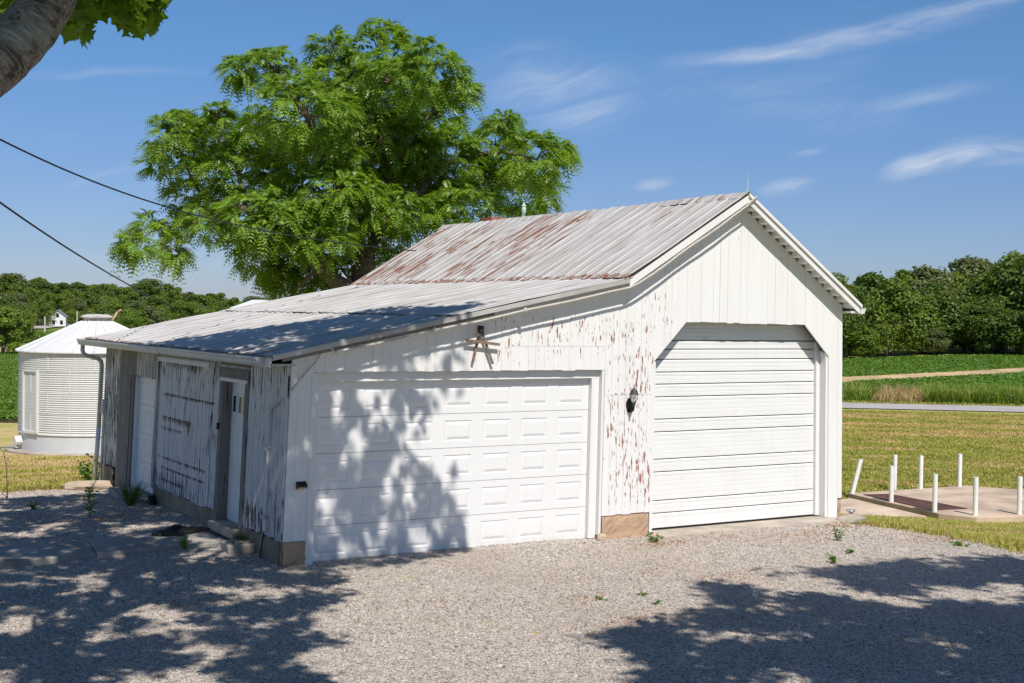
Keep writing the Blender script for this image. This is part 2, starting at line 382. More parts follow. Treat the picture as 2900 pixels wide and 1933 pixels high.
# ------------------------------------------------------------------ garage materials
def peel_mat(name, paint, under, under2, zones, base_th=.76, gain=.2, stretch=(9, 9, 1.6), dirt=.25, axis_h=0, rough=.62, lines=()):
    """old paint: flakes lost where a stretched noise passes a threshold that drops inside wear zones ((h0,h1,z0,z1,soft,w), h = x or y)"""
    m, t = new_mat(name); v = oc(t)
    s = t.n.new('ShaderNodeSeparateXYZ'); t.t.links.new(v, s.inputs[0]); h, z = s.outputs[axis_h], s.outputs[2]
    zone = None
    for h0, h1, z0, z1, sf, wt in zones:
        a = t.math('MULTIPLY', t.math('MULTIPLY', t.range(h, h0-sf, h0+sf), t.range(h, h1+sf, h1-sf)), t.math('MULTIPLY', t.range(z, z0-sf, z0+sf), t.range(z, z1+sf, z1-sf)))
        a = t.math('MULTIPLY', a, wt); zone = a if zone is None else t.math('MAXIMUM', zone, a)
    for zl, wd, h0, h1, wt in lines:      # paint lost along old cross boards, running down a little
        a = t.math('MULTIPLY', t.range(z, zl-wd, zl-.004), t.range(z, zl+.022, zl+.006))
        a = t.math('MULTIPLY', a, t.math('MULTIPLY', t.range(h, h0-.15, h0+.1), t.range(h, h1+.5, h1-.4)))
        a = t.math('MULTIPLY', a, wt); zone = a if zone is None else t.math('MAXIMUM', zone, a)
    ro = t('ShaderNodeCombineXYZ', {0: t.math('MULTIPLY', rand(t), 37.0), 1: t.math('MULTIPLY', rand(t), 11.0), 2: t.math('MULTIPLY', rand(t), 23.0)})
    vo = t('ShaderNodeVectorMath', {0: t.vscale(v, stretch), 1: ro}, operation='ADD')
    n = t.noise(vo, 1.0, 6.0, 0.62, 0.15); big = t.noise(v, 1.1, 3.0, 0.5)
    n = t.math('ADD', n, t.math('MULTIPLY', t.math('SUBTRACT', big, 0.5), 0.22))
    th = t.math('SUBTRACT', base_th, t.math('MULTIPLY', zone, gain)) if zone is not None else base_th
    d = t.math('SUBTRACT', n, th)
    pm = t.range(d, 0.0, 0.018)
    un = t.mix(t.range(t.noise(vo, 3.0, 4.0), .4, .65), under, under2)
    grime = t.range(t.noise(t.vscale(v, (3, 3, .35)), 1.0, 5.0, .6), .45, .8)
    pc = t.mix(t.math('MULTIPLY', grime, dirt), paint, tuple(c*k for c, k in zip(paint, (.72, .68, .62))))
    pc = t.mix(t.math('MULTIPLY', t.range(rand(t), 0, 1), .10), pc, tuple(c*.82 for c in paint))
    # hairline checks in the paint
    ck = t.range(t.noise(t.vscale(vo, (5, 5, .45)), 1.0, 3.0, .7), .70, .74)
    pc = t.mix(t.math('MULTIPLY', ck, .22), pc, under2)
    c = t.mix(pm, pc, un)
    hgt = t.math('SUBTRACT', t.math('MULTIPLY', t.noise(t.vscale(v, (40, 40, 2.5)), 1.0, 3.0), .35), pm)
    finish(t, principled(t, c, rough, bump(t, hgt, .5, .004), spec=.3))
    return m
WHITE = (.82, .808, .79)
RED, RED2 = (.27, .075, .05), (.38, .20, .15)
FRONT = peel_mat('front_siding_paint', WHITE, RED, RED2, [(5.1, 6.05, .4, 2.9, .15, .95), (3.0, 6.0, 2.55, 3.45, .25, .80), (5.6, 6.5, 2.9, 4.3, .3, .72), (6.5, 9.6, 3.2, 5.0, .3, .34), (1.2, 3.2, 2.6, 3.2, .2, .5)], base_th=.78, gain=.215, stretch=(30, 30, 5.5))
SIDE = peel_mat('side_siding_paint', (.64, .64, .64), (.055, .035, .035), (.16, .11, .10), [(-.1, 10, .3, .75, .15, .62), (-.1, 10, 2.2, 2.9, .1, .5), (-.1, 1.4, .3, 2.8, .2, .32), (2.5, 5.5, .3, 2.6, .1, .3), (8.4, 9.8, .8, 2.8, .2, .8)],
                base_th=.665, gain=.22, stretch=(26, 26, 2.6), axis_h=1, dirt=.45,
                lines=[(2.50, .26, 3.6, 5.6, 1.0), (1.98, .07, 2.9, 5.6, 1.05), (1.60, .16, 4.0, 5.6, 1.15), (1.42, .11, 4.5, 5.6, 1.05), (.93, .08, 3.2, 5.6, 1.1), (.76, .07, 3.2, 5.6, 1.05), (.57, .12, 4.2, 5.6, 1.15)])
GREYWHITE = peel_mat('worn_siding_paint', (.50, .49, .47), (.17, .155, .14), (.27, .25, .23), [(5, 10, 0, 3, .1, .8)], base_th=.72, gain=.22, stretch=(14, 14, 1.0), axis_h=1, dirt=.5)
BAREWOOD = peel_mat('weathered_bare_wood', (.24, .22, .20), (.07, .055, .045), (.40, .38, .36), [(-1, 12, -1, 4, .1, .7)], base_th=.70, gain=.18, stretch=(18, 18, .9), axis_h=1, dirt=.6, rough=.9)
TRIM = peel_mat('white_trim_paint', (.80, .79, .77), (.25, .20, .17), (.45, .40, .35), [(0, 10, -.2, .5, .2, .6)], base_th=.80, gain=.16, stretch=(12, 12, 1.6), dirt=.3)
m, t = new_mat('door_white_enamel'); v = oc(t)
s = t.n.new('ShaderNodeSeparateXYZ'); t.t.links.new(v, s.inputs[0])
sp_d = t.math('MULTIPLY', t.range(t.math('ADD', s.outputs[2], t.math('MULTIPLY', t.noise(v, 3.0, 5.0, .7), .35)), .50, .12), t.range(t.noise(v, 11.0, 5.0, .7), .30, .75))
runs = t.range(t.noise(t.vscale(v, (8, 8, .3)), 1.0, 5.0, .6), .52, .8)
c = t.mix(t.math('MULTIPLY', runs, .10), (.80, .795, .785), (.58, .54, .48)); c = t.mix(t.math('MULTIPLY', sp_d, .5), c, (.46, .39, .32))
finish(t, principled(t, c, .42, bump(t, t.noise(v, 2.2, 3.0), .12, .02), spec=.4)); DOORW = m
m, t = new_mat('rolling_door_paint'); v = oc(t)
st = t.range(t.noise(t.vscale(v, (7, 7, .25)), 1.0, 5.0, .6), .5, .8)
fl = t.range(t.noise(t.vscale(v, (3, 3, 5)), 1.0, 5.0, .6), .70, .72)
c = t.mix(t.math('MULTIPLY', st, .16), (.80, .795, .78), (.55, .48, .42)); c = t.mix(t.math('MULTIPLY', fl, .35), c, (.45, .33, .25))
finish(t, principled(t, c, .42, bump(t, t.noise(v, 3.0, 3.0), .15, .02), spec=.4)); ROLL = m
CONC = simple('concrete', (.40, .35, .29), .9, .22, 2.2, .5, bd=.01)
STUCCO = simple('tan_foundation_render', (.50, .34, .225), .95, .16, 3.0, .8, bd=.02)
FOUND = simple('old_foundation_concrete', (.30, .235, .17), .95, .25, 2.5, .7, bd=.02)
ALU = simple('gutter_metal', (.55, .55, .55), .45, .08, 3.0, .05)
DARKGAP = simple('dark_backing', (.05, .045, .04), .95, .1, 3.0, .1)
BLACK = simple('black_enamel', (.012, .012, .014), .4, .2, 8.0, .1)
CABLE = simple('rope_fibre', (.62, .58, .52), .85, .15, 30.0, .3)
# painted roof sheets, rusting along ribs, laps and in big patches
m, t = new_mat('roof_sheet_paint'); v = oc(t)
s = t.n.new('ShaderNodeSeparateXYZ'); t.t.links.new(v, s.inputs[0]); X, Y, Z = s.outputs[:3]
fr = t.math('FRACT', t.math('DIVIDE', t.math('ADD', Y, 20.25), .305)); rib = t.range(t.math('ABSOLUTE', t.math('SUBTRACT', fr, .5)), .40, .5)
vo = t('ShaderNodeVectorMath', {0: t.vscale(v, (1.1, 11, 1.1)), 1: t('ShaderNodeCombineXYZ', {0: t.math('MULTIPLY', rand(t), 19.0), 1: 0.0, 2: t.math('MULTIPLY', rand(t), 7.0)})}, operation='ADD')
pn = t.noise(vo, 1.0, 6.0, .6, .3)
zone = t.math('MULTIPLY', t.math('MULTIPLY', t.range(X, 5.2, 5.6), t.range(X, 7.9, 7.5)), t.math('MAXIMUM', t.range(Y, 2.8, 4.2), t.math('MULTIPLY', t.range(X, 6.3, 7.2), .55)))
zone = t.math('MULTIPLY', zone, t.range(t.noise(v, .55, 3.0), .38, .58))
d = t.math('SUBTRACT', pn, t.math('SUBTRACT', .68, t.math('MULTIPLY', zone, .165)))
patch = t.range(d, 0, .02)
spk = t.noise(t.vscale(v, (7, 22, 7)), 1.0, 5.0, .65)
lap = t.math('MAXIMUM', t.math('MULTIPLY', t.range(X, 5.22, 5.30), t.range(X, 5.46, 5.38)), t.math('MULTIPLY', t.range(X, -.18, -.28), 1.0))
rust = t.range(t.math('SUBTRACT', spk, t.math('SUBTRACT', .70, t.math('ADD', t.math('MULTIPLY', rib, .12), t.math('MULTIPLY', lap, .22)))), 0, .03)
rm = t.math('MAXIMUM', patch, rust)
streak_ = t.math('MULTIPLY', rib, t.range(t.noise(t.vscale(v, (.7, 5, .7)), 1.0, 4.0), .36, .60))
base = t.mix(t.range(t.noise(vo, 1.7, 4.0), .35, .7), (.58, .56, .535), (.43, .41, .39))
gr = t.range(t.noise(t.vscale(v, (.35, 4.5, .35)), 1.0, 5.0, .65), .46, .72)
base = t.mix(t.math('MULTIPLY', gr, .55), base, (.30, .255, .22))
base = t.mix(t.math('MULTIPLY', streak_, .85), base, (.40, .24, .15))
rc = t.mix(t.range(t.noise(v, 14.0, 4.0), .35, .65), (.27, .115, .065), (.17, .085, .055))
c = t.mix(rm, base, rc)
finish(t, principled(t, c, t.math('ADD', .5, t.math('MULTIPLY', rm, .4)), bump(t, t.noise(v, 9.0, 4.0), .12, .02), spec=.35)); ROOFM = m

# ------------------------------------------------------------------ garage
G = root('garage', (5, 5, 0), 'old white wooden garage with rusty metal roof and two big overhead doors', 'garage')
RP = [(-.36, 2.80), (5.34, 3.945), (7.66, 5.335), (10.26, 3.60)]      # roof profile (x,z)
def zr(x): return float(np.interp(x, [p[0] for p in RP], [p[1] for p in RP]))
Y0R, Y1R, L = -.25, 10.05, 9.72
ZB = [(0, .356), (.36, .356), (.36, 2.585), (5.08, 2.575), (5.08, .37), (6.01, .37), (6.01, 2.70), (6.63, 3.315), (9.19, 3.285), (9.75, 2.765), (9.75, .01), (9.97, .01), (9.97, .35), (10.07, .35)]
def zb_seg(x0, x1):
    """siding bottom at both ends of a board lying between breakpoints"""
    for (a, za), (b, zb) in zip(ZB[:-1], ZB[1:]):
        if a <= x0+1e-6 and x1 <= b+1e-6 and b > a: return za+(zb-za)*(x0-a)/(b-a), za+(zb-za)*(x1-a)/(b-a)
segs = [(0, .36, 3), (.36, 5.08, 34), (5.08, 6.01, 7), (6.01, 6.63, 4), (6.63, 9.19, 18), (9.19, 9.75, 4), (9.75, 9.97, 1), (9.97, 10.07, 1)]
bk = MB()
for a, b, n in segs:
    xs = sorted(set([a, b]+[p[0] for p in RP if a < p[0] < b]))
    for x0, x1 in zip(xs[:-1], xs[1:]):
        z0, z1 = zb_seg(x0, x1)
        bk.hexa([(x0, .004, z0+.01), (x1, .004, z1+.01), (x1, .055, z1+.01), (x0, .055, z0+.01), (x0, .004, zr(x0)-.115), (x1, .004, zr(x1)-.115), (x1, .055, zr(x1)-.115), (x0, .055, zr(x0)-.115)])
front = bk.build('front_wall', DARKGAP, G, warp=True)
def board(x0, x1, zb0, zb1, zt0, zt1, mat, par, yf):
    return MB().hexa([(x0, yf, zb0), (x1, yf, zb1), (x1, .002, zb1), (x0, .002, zb0), (x0, yf, zt0), (x1, yf, zt1), (x1, .002, zt1), (x0, .002, zt0)]).build('siding_board', mat, par, warp=True)
for a, b, n in segs:
    ws = rng.uniform(.82, 1.18, n); ws = ws/ws.sum()*(b-a); xs = a+np.concatenate([[0], np.cumsum(ws)])
    for x0, x1 in zip(xs[:-1], xs[1:]):
        x1_ = min(x1, b)
        z0, z1 = zb_seg(x0, x1_)
        g = rng.uniform(.0005, .0018); yf = -.022-rng.uniform(0, .005); dz = rng.uniform(-.012, .012)
        if b-a > .5 and a not in (6.01, 9.19): z0 += dz*.6; z1 += dz*.6
        cut = None
        if 5.08 <= a < 6: cut = 2.19+rng.uniform(-.003, .003)
        elif 3.4 < x0 < 6.4 and z0 < 2.9: cut = 2.93
        if cut and 6.0 <= a: cut = None
        ztop0, ztop1 = zr(x0)-.11, zr(x1_)-.11
        if x0 < 7.66 < x1_: ztop1 = ztop0 = min(ztop0, ztop1)
        if cut:
            board(x0+g, x1_-g, z0, z1, cut-.003, cut-.003, FRONT, front, yf); board(x0+g, x1_-g, cut, cut, ztop0, ztop1, FRONT, front, yf-.002)
        else: board(x0+g, x1_-g, z0, z1, ztop0, ztop1, FRONT, front, yf)
# front trims round the openings
MB().box(.36, 5.08, .056, .10, 2.45, 2.70).build('door_header', TRIM, front, warp=True)
MB().box(.32, .43, -.034, .135, .02, 2.57).build('door_jamb', TRIM, front, warp=True)
MB().box(4.90, 5.03, .058, .16, .03, 2.449).build('door_jamb', TRIM, front, warp=True)
MB().box(5.032, 5.075, -.02, .10, .08, 2.57).build('door_jamb', TRIM, front, warp=True)
MB().box(5.98, 6.035, -.03, .20, .03, 2.69).build('door_jamb', TRIM, front, warp=True)
MB().box(9.62, 9.70, .14, .30, .06, 3.0).build('door_jamb', TRIM, front, warp=True)
MB().box(9.702, 9.752, .0, .29, .04, 2.85).build('door_jamb', TRIM, front, warp=True)
MB().box(6.0, 9.75, .23, .27, 3.16, 3.45).build('door_header', TRIM, front, warp=True)
# interior darkness behind the siding: the other walls
MB().box(10.0, 10.05, .06, L, -.9, 3.62).build('right_wall', TRIM, G, warp=True)
bw = MB(); xs = [0.05, 5.34, 7.66, 10.0]
for x0, x1 in zip(xs[:-1], xs[1:]): bw.hexa([(x0, L-.05, -.9), (x1, L-.05, -.9), (x1, L, -.9), (x0, L, -.9), (x0, L-.05, zr(x0)-.1), (x1, L-.05, zr(x1)-.1), (x1, L, zr(x1)-.1), (x0, L, zr(x0)-.1)])
bw.build('rear_wall', TRIM, G, warp=True)

# ---- stamped-panel sectional doors
def panel_section(P, u0, u1, v0, v1, cols, mu, mv, name, mat, par, gap=.0, warp=True, rnd=.0):
    """P(u,v,d) -> world; face grid with stamped raised fields"""
    b = MB(); cw = (u1-u0)/cols
    us = [u0]; 
    for k in range(cols): us += [u0+cw*k+mu, u0+cw*(k+1)-mu]
    us.append(u1); vs = [v0+.003, v0+mv, v1-mv, v1-.003]
    for i in range(len(us)-1):
        for j in range(3):
            a0, a1, c0, c1 = us[i], us[i+1], vs[j], vs[j+1]
            if j == 1 and i % 2 == 1:
                rings = [(0, 0), (.014, .009), (.020, .009), (.060, -.003)]
                prev = None
                for ins, dep in rings:
                    cur = [P(a0+ins, c0+ins, dep), P(a1-ins, c0+ins, dep), P(a1-ins, c1-ins, dep), P(a0+ins, c1-ins, dep)]
                    if prev is not None:
                        for k in range(4): b.add([prev[k], prev[(k+1) % 4], cur[(k+1) % 4], cur[k]], [(0, 1, 2, 3)])
                    prev = cur
                b.add(prev, [(0, 1, 2, 3)])
            else: b.add([P(a0, c0, 0), P(a1, c0, 0), P(a1, c1, 0), P(a0, c1, 0)], [(0, 1, 2, 3)])
    for va, vb in ((v0+.003, v0+.003), (v1-.003, v1-.003)):
        b.add([P(u0, va, 0), P(u1, va, 0), P(u1, va, .04), P(u0, va, .04)], [(0, 1, 2, 3)])
    v = lean(b.v) if warp else b.v
    me = bpy.data.meshes.new(name); me.from_pydata([tuple(map(float, p)) for p in v], [], b.f)
    return link(name, me, mat, par)
big = MB().box(.43, 4.90, .18, .20, .0, 2.46).build('overhead_door', DARKGAP, G, warp=True)
big['label'] = 'white five-section overhead door with stamped panels'
for k in range(5):
    panel_section(lambda u, v, d: (u, .14+d, v), .432, 4.898, .012+k*.489, .012+(k+1)*.489, 7, .095, .10, 'door_section', DOORW, big)
MB().box(.44, 4.895, .135, .175, -.006, .011).build('rubber_seal', BLACK, big, warp=True)
# ---- rolling ribbed door on the right
rd = MB().box(6.03, 9.63, .262, .28, .05, 3.32).build('ribbed_door', DARKGAP, G, warp=True)
rd['label'] = 'white ribbed steel overhead door in a clipped-corner opening'
ZL = [.06, .30, .50, .95, 1.15, 1.58, 1.78, 2.13, 2.33, 2.52, 2.72, 2.88, 3.02, 3.34]
for i, (z0, z1) in enumerate(zip(ZL[:-1], ZL[1:])):
    b = MB(); nrib = max(2, int(round((z1-z0)/.07))); prof = [(.236, z0+.002), (.202, z0+.008)]
    for k in range(1, nrib): 
        zc = z0+(z1-z0)*k/nrib; prof += [(.201, zc-.007), (.2055, zc), (.201, zc+.004)]
    prof += [(.198, z1-.028), (.212, z1-.012), (.236, z1-.006)]
    nx = 24; xs = np.linspace(6.032, 9.628, nx); dent = .0
    for x in xs:
        for y, z in prof: b.v.append((x, y+.006*math.exp(-((x-6.4)/.25)**2-((z-2.05)/.12)**2)+.002*math.sin(x*5+z*9), z))
    k = len(prof)
    for a in range(nx-1):
        for c in range(k-1): b.f.append((a*k+c, (a+1)*k+c, (a+1)*k+c+1, a*k+c+1))
    b.build('door_section', ROLL, rd, warp=True, recalc=False)
MB().box(6.04, 9.62, .196, .25, .035, .06).build('rubber_seal', BLACK, rd, warp=True)

# ---- left wall
lw = MB()
lsegs = [(0, 1.46, .36, 0), (1.46, 2.66, 2.52, 1), (2.66, 5.98, .40, 0), (5.98, 7.74, 2.19, 2), (7.74, 8.55, .06, 3), (8.55, 9.66, .40, 4)]
EZ = 2.70
for a, b, zb, _ in lsegs: lw.box(.004, .05, a, b, zb+.01, EZ)
left = lw.build('left_wall', DARKGAP, G, warp=True)
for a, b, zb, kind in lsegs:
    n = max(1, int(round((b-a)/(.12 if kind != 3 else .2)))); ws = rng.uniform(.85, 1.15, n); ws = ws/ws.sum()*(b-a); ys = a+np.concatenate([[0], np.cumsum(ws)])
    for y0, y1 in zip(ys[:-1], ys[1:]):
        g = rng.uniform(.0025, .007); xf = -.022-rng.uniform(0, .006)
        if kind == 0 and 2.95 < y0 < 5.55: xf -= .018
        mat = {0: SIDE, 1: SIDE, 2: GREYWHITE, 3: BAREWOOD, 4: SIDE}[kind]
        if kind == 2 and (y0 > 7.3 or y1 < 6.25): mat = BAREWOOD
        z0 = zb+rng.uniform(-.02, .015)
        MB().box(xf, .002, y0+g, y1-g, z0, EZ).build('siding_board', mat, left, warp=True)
def lbox(y0, y1, z0, z1, x0, x1, name, mat, par=None): return MB().box(x0, x1, y0, y1, z0, z1).build(name, mat, par or left, warp=True)
# man door, recessed
md = MB().box(.118, .16, 1.60, 2.56, .29, 2.36).build('side_door', DOORW, G, warp=True); md['label'] = 'narrow white entry door with small square panes in grey weathered frame'
def Pm(u, v, d): return (.115+d, u, v)
panel_section(lambda u, v, d: (.112+d, 2.55-u, v), 0, .94, .32, 1.02, 3, .07, .06, 'door_panel', DOORW, md)
panel_section(lambda u, v, d: (.112+d, 2.55-u, v), 0, .94, 1.02, 1.78, 3, .07, .06, 'door_panel', DOORW, md)
for k in range(3):
    yc = 2.40-k*.27
    wf = MB()
    for s_ in (-1, 1): wf.box(.098, .117, yc+s_*.085-.016, yc+s_*.085+.016, 1.86, 2.16); wf.box(.098, .117, yc-.069, yc+.069, 2.01+s_*.134-.016, 2.01+s_*.134+.016)
    fo = wf.build('window_frame', DOORW, md, warp=True)
m, t = new_mat('dark_glass'); finish(t, principled(t, (.02, .022, .025), .08, spec=.6)); GLASS = m
for k in range(3):
    yc = 2.40-k*.27; MB().box(.106, .116, yc-.069, yc+.069, 1.892, 2.128).build('window_pane', GLASS, md, warp=True)
lk = MB().tube([(.115, 1.70, 1.25), (.07, 1.70, 1.25)], .022, 10); lk.tube([(.07, 1.70, 1.25), (.05, 1.70, 1.25)], .03, 10); lk.build('door_knob', BLACK, md, warp=True)
lbox(1.46, 1.60, .22, 2.40, -.045, .16, 'door_jamb', BAREWOOD); lbox(2.56, 2.70, .10, 2.40, -.045, .16, 'door_jamb', BAREWOOD)
lbox(1.44, 2.72, 2.40, 2.54, -.05, .16, 'door_header', BAREWOOD); lbox(1.50, 2.66, 2.345, 2.398, -.06, .10, 'drip_board', TRIM)
lbox(1.40, 2.60, 2.585, 2.62, -.075, -.02, 'drip_cap', BAREWOOD); lbox(1.56, 2.58, .17, .285, -.16, .15, 'door_sill', CONC)
# small overhead door
sd_ = MB().box(.15, .17, 6.02, 7.70, .15, 2.2).build('small_overhead_door', DARKGAP, G, warp=True); sd_['label'] = 'narrow white four-section overhead door in grey weathered jambs'
for k in range(4):
    panel_section(lambda u, v, d: (.11+d, 7.62-u, v), 0, 1.58, .16+k*.505, .16+(k+1)*.505, 4, .065, .09, 'door_section', DOORW, sd_)
lbox(7.63, 7.76, .10, 2.19, -.01, .17, 'door_jamb', BAREWOOD); lbox(7.58, 7.63, .10, 2.17, .03, .12, 'door_stop', TRIM); lbox(5.93, 6.04, .34, 2.66, -.06, .16, 'door_jamb', GREYWHITE)
# sliding-door track hood
hood = MB().prism([(-.15, 2.52), (-.15, 2.585), (-.135, 2.605), (-.045, 2.64), (-.045, 2.52)], 2.95, 5.62, axis=1); hood.build('track_hood', TRIM, left, warp=True)
lbox(2.95, 5.5, 2.645, 2.665, -.10, -.03, 'track_rail', BAREWOOD)
# conduit and rope by the near corner, wall fixtures
MB().tube([(-.05, .55, 2.05), (-.05, .55, .42)], .014, 6).build('conduit', TRIM, left, warp=True)
for z in (1.55, .62): MB().tube([(-.03, .55, z), (-.09, .55, z), (-.10, .50, z)], .03, 8).build('conduit_clamp', ALU, left, warp=True)
MB().tube([(-.05, .55, .42), (-.06, .56, .30), (-.08, .57, .05)], .010, 6).build('conduit', BLACK, left, warp=True)
lbox(2.62, 2.66, 1.62, 1.72, -.085, -.045, 'door_hinge', BLACK)
lbox(9.42, 9.55, 1.35, 1.62, -.10, -.025, 'meter_box', ALU)
MB().tube([(-.06, 9.48, 1.36), (-.06, 9.48, .0)], .022, 8).build('conduit', TRIM, left, warp=True)
MB().tube([(-.05, 9.30, .95), (-.05, 9.30, .0)], .016, 8).build('conduit', TRIM, left, warp=True)

# ---- foundation
def rough_block(name, mat, par, x0, x1, y0, y1, z0, z1, nx, nz, amp, face):
    """block whose visible face is uneven"""
    b = MB(); seed = rng.integers(1000)
    if face == 'front':
        for i in range(nx+1):
            for j in range(nz+1):
                e = 0 if j == nz else 1
                b.v.append((x0+(x1-x0)*i/nx, y0-amp*e*rng.random(), z0+(z1-z0)*j/nz))
        back = y1
        f = [(i*(nz+1)+j, (i+1)*(nz+1)+j, (i+1)*(nz+1)+j+1, i*(nz+1)+j+1) for i in range(nx) for j in range(nz)]
        b.f += f
        k = len(b.v); b.v += [(x0, y0, z1), (x1, y0, z1), (x1, y1, z1), (x0, y1, z1), (x0, y0-.0, z0), (x0, y1, z0), (x1, y0, z0), (x1, y1, z0)]
        b.f += [(k, k+1, k+2, k+3), (k, k+3, k+5, k+4), (k+1, k+6, k+7, k+2)]
    else:
        for i in range(nx+1):
            for j in range(nz+1):
                b.v.append((x0-amp*rng.random(), y1-(y1-y0)*i/nx, z0+(z1-z0)*j/nz))
        b.f += [(i*(nz+1)+j, (i+1)*(nz+1)+j, (i+1)*(nz+1)+j+1, i*(nz+1)+j+1) for i in range(nx) for j in range(nz)]
        k = len(b.v); b.v += [(x0, y0, z1), (x1, y0, z1), (x1, y1, z1), (x0, y1, z1), (x0, y0, z0), (x1, y0, z0), (x1, y1, z0), (x0, y1, z0)]
        b.f += [(k, k+1, k+2, k+3), (k, k+1, k+5, k+4), (k+3, k+2, k+6, k+7)]
    return b.build(name, mat, par, smooth=False)
fd = MB().box(.06, 10.02, .08, .12, -.9, .0).build('foundation', FOUND, G)
rough_block('foundation_block', STUCCO, fd, .015, .33, -.012, .1, -.1, .345, 6, 8, .03, 'front')
rough_block('foundation_block', STUCCO, fd, 5.10, 5.97, -.010, .1, -.1, .362, 14, 7, .016, 'front')
rough_block('foundation_block', STUCCO, fd, 9.985, 10.06, .0, .1, -.3, .345, 2, 6, .02, 'front')
rough_block('foundation_block', FOUND, fd, -.012, .05, .02, 1.455, -.1, .355, 14, 4, .02, 'left')
rough_block('foundation_block', FOUND, fd, -.012, .05, 2.70, 5.97, -.1, .395, 26, 4, .015, 'left')
rough_block('foundation_block', FOUND, fd, -.012, .05, 8.55, 9.66, -.2, .395, 16, 7, .06, 'left')
rough_block('door_apron', CONC, fd, 6.03, 9.95, -.36, .26, -.1, .035, 30, 1, .05, 'front')
MB().box(.36, 5.06, -.07, .18, -.1, .012).build('door_apron', CONC, fd)
MB().box(-.32, .12, 5.98, 7.8, -.1, .145).build('door_apron', CONC, fd)

# ---- roof
roof = MB()
for (xa, za), (xb, zb_) in zip(RP[:-1], RP[1:]):
    t0 = .045
    roof.hexa([(xa, Y0R+.02, za-t0), (xb, Y0R+.02, zb_-t0), (xb, Y1R-.02, zb_-t0), (xa, Y1R-.02, za-t0), (xa, Y0R+.02, za-.012), (xb, Y0R+.02, zb_-.012), (xb, Y1R-.02, zb_-.012), (xa, Y1R-.02, za-.012)])
roof = roof.build('roof', TRIM, G, warp=True)
def sheet(pa, pb, y0, y1, lift, nseg, sag=.0):
    b = MB(); d = np.array([pb[0]-pa[0], pb[1]-pa[1]]); ln = np.hypot(*d); nrm = np.array([-d[1], d[0]])/ln
    prof = []; rp = .305
    for c in (0, rp, 2*rp):
        prof += [(c-.028, 0), (c-.010, .011), (c+.010, .011), (c+.028, 0)]
        if c < 2*rp-.01: prof += [(c+rp/2, -.002)]
    prof = [(max(-.03, p[0]), p[1]) for p in prof if p[0] <= (y1-y0)+.031]
    ph = rng.uniform(0, 6.28); k = len(prof)
    for i in range(nseg+1):
        f = i/nseg; wob = .006*math.sin(ph+f*7)+rng.uniform(-.003, .003)
        for (yy, h) in prof:
            e = .010*(1 if yy > .5 else 0)*abs(math.sin(ph*3+f*9))
            o = h+lift+wob+e
            b.v.append((pa[0]+d[0]*f+nrm[0]*o, y0+yy, pa[1]+d[1]*f+nrm[1]*o))
    for i in range(nseg):
        for j in range(k-1): b.f.append((i*k+j, (i+1)*k+j, (i+1)*k+j+1, i*k+j+1))
    o = b.build('roof_sheet', ROOFM, roof, warp=True, recalc=False)
    sm = o.modifiers.new('thick', 'SOLIDIFY'); sm.thickness = .003; sm.offset = 0
    return o
mid = (2.35, float(np.interp(2.35, [RP[0][0], RP[1][0]], [RP[0][1], RP[1][1]])))
y = Y0R+.02; k = 0
while y < Y1R-.1:
    y1 = min(y+.61, Y1R); lf = .004*(k % 2)
    e0 = (RP[0][0]-.05+rng.uniform(-.02, .02), RP[0][1]-.01)
    sheet(e0, (mid[0]+.1, mid[1]+.018), y, y1, .004+lf+rng.uniform(0, .004), 10)
    sheet(mid, (RP[1][0]+.06, RP[1][1]+.012), y, y1, .020+lf+rng.uniform(0, .004), 8)
    sheet((RP[1][0]-.06, RP[1][1]-.012), RP[2], y, y1, .030+lf+rng.uniform(0, .004), 8)
    sheet(RP[2], (RP[3][0]+.02, RP[3][1]-.01), y, y1, .006+lf, 4)
    y += .61; k += 1
# ridge cap
rc = MB(); px, pz = RP[2]
n = 40
for i in range(n+1):
    yy = Y0R-.02+(Y1R-Y0R+.04)*i/n; sg = .012*math.sin(i*.31)-.02*math.sin(math.pi*i/n)
    for dx, dz in ((-.17, -.055), (-.16, -.045), (-.02, .055), (.02, .055), (.16, -.055)): rc.v.append((px+dx, yy, pz+dz+sg+rng.uniform(-.003, .003)))
for i in range(n):
    for j in range(4): rc.f.append((i*5+j, (i+1)*5+j, (i+1)*5+j+1, i*5+j+1))
rc.build('ridge_cap', ROOFM, roof, warp=True, recalc=False)
# rake boards, lookouts and eave details
def rake(pa, pb, y0, y1, top, bot, name, mat):
    return MB().hexa([(pa[0], y0, pa[1]+bot), (pb[0], y0, pb[1]+bot), (pb[0], y1, pb[1]+bot), (pa[0], y1, pa[1]+bot), (pa[0], y0, pa[1]+top), (pb[0], y0, pb[1]+top), (pb[0], y1, pb[1]+top), (pa[0], y1, pa[1]+top)]).build(name, mat, roof, warp=True)
m3 = (3.0, zr(3.0))
rake((-.2, zr(-.2)), m3, Y0R+.03, Y0R+.06, -.05, -.105, 'rake_board', BAREWOOD); rake(m3, RP[1], Y0R+.03, Y0R+.06, -.05, -.105, 'rake_board', GREYWHITE)
rake(RP[1], RP[2], Y0R, Y0R+.025, -.005, -.115, 'rake_board', TRIM); rake(RP[2], RP[3], Y0R, Y0R+.025, .0, -.12, 'rake_board', TRIM)
rake((RP[2][0]+.0, RP[2][1]+.02), (RP[3][0]+.02, RP[3][1]+.02), Y0R-.03, Y0R-.003, .02, -.035, 'rake_trim', TRIM)
rake((-.36, RP[0][1]+.0), RP[1], Y0R-.012, Y0R+.015, .012, -.055, 'rake_flashing', ROOFM)
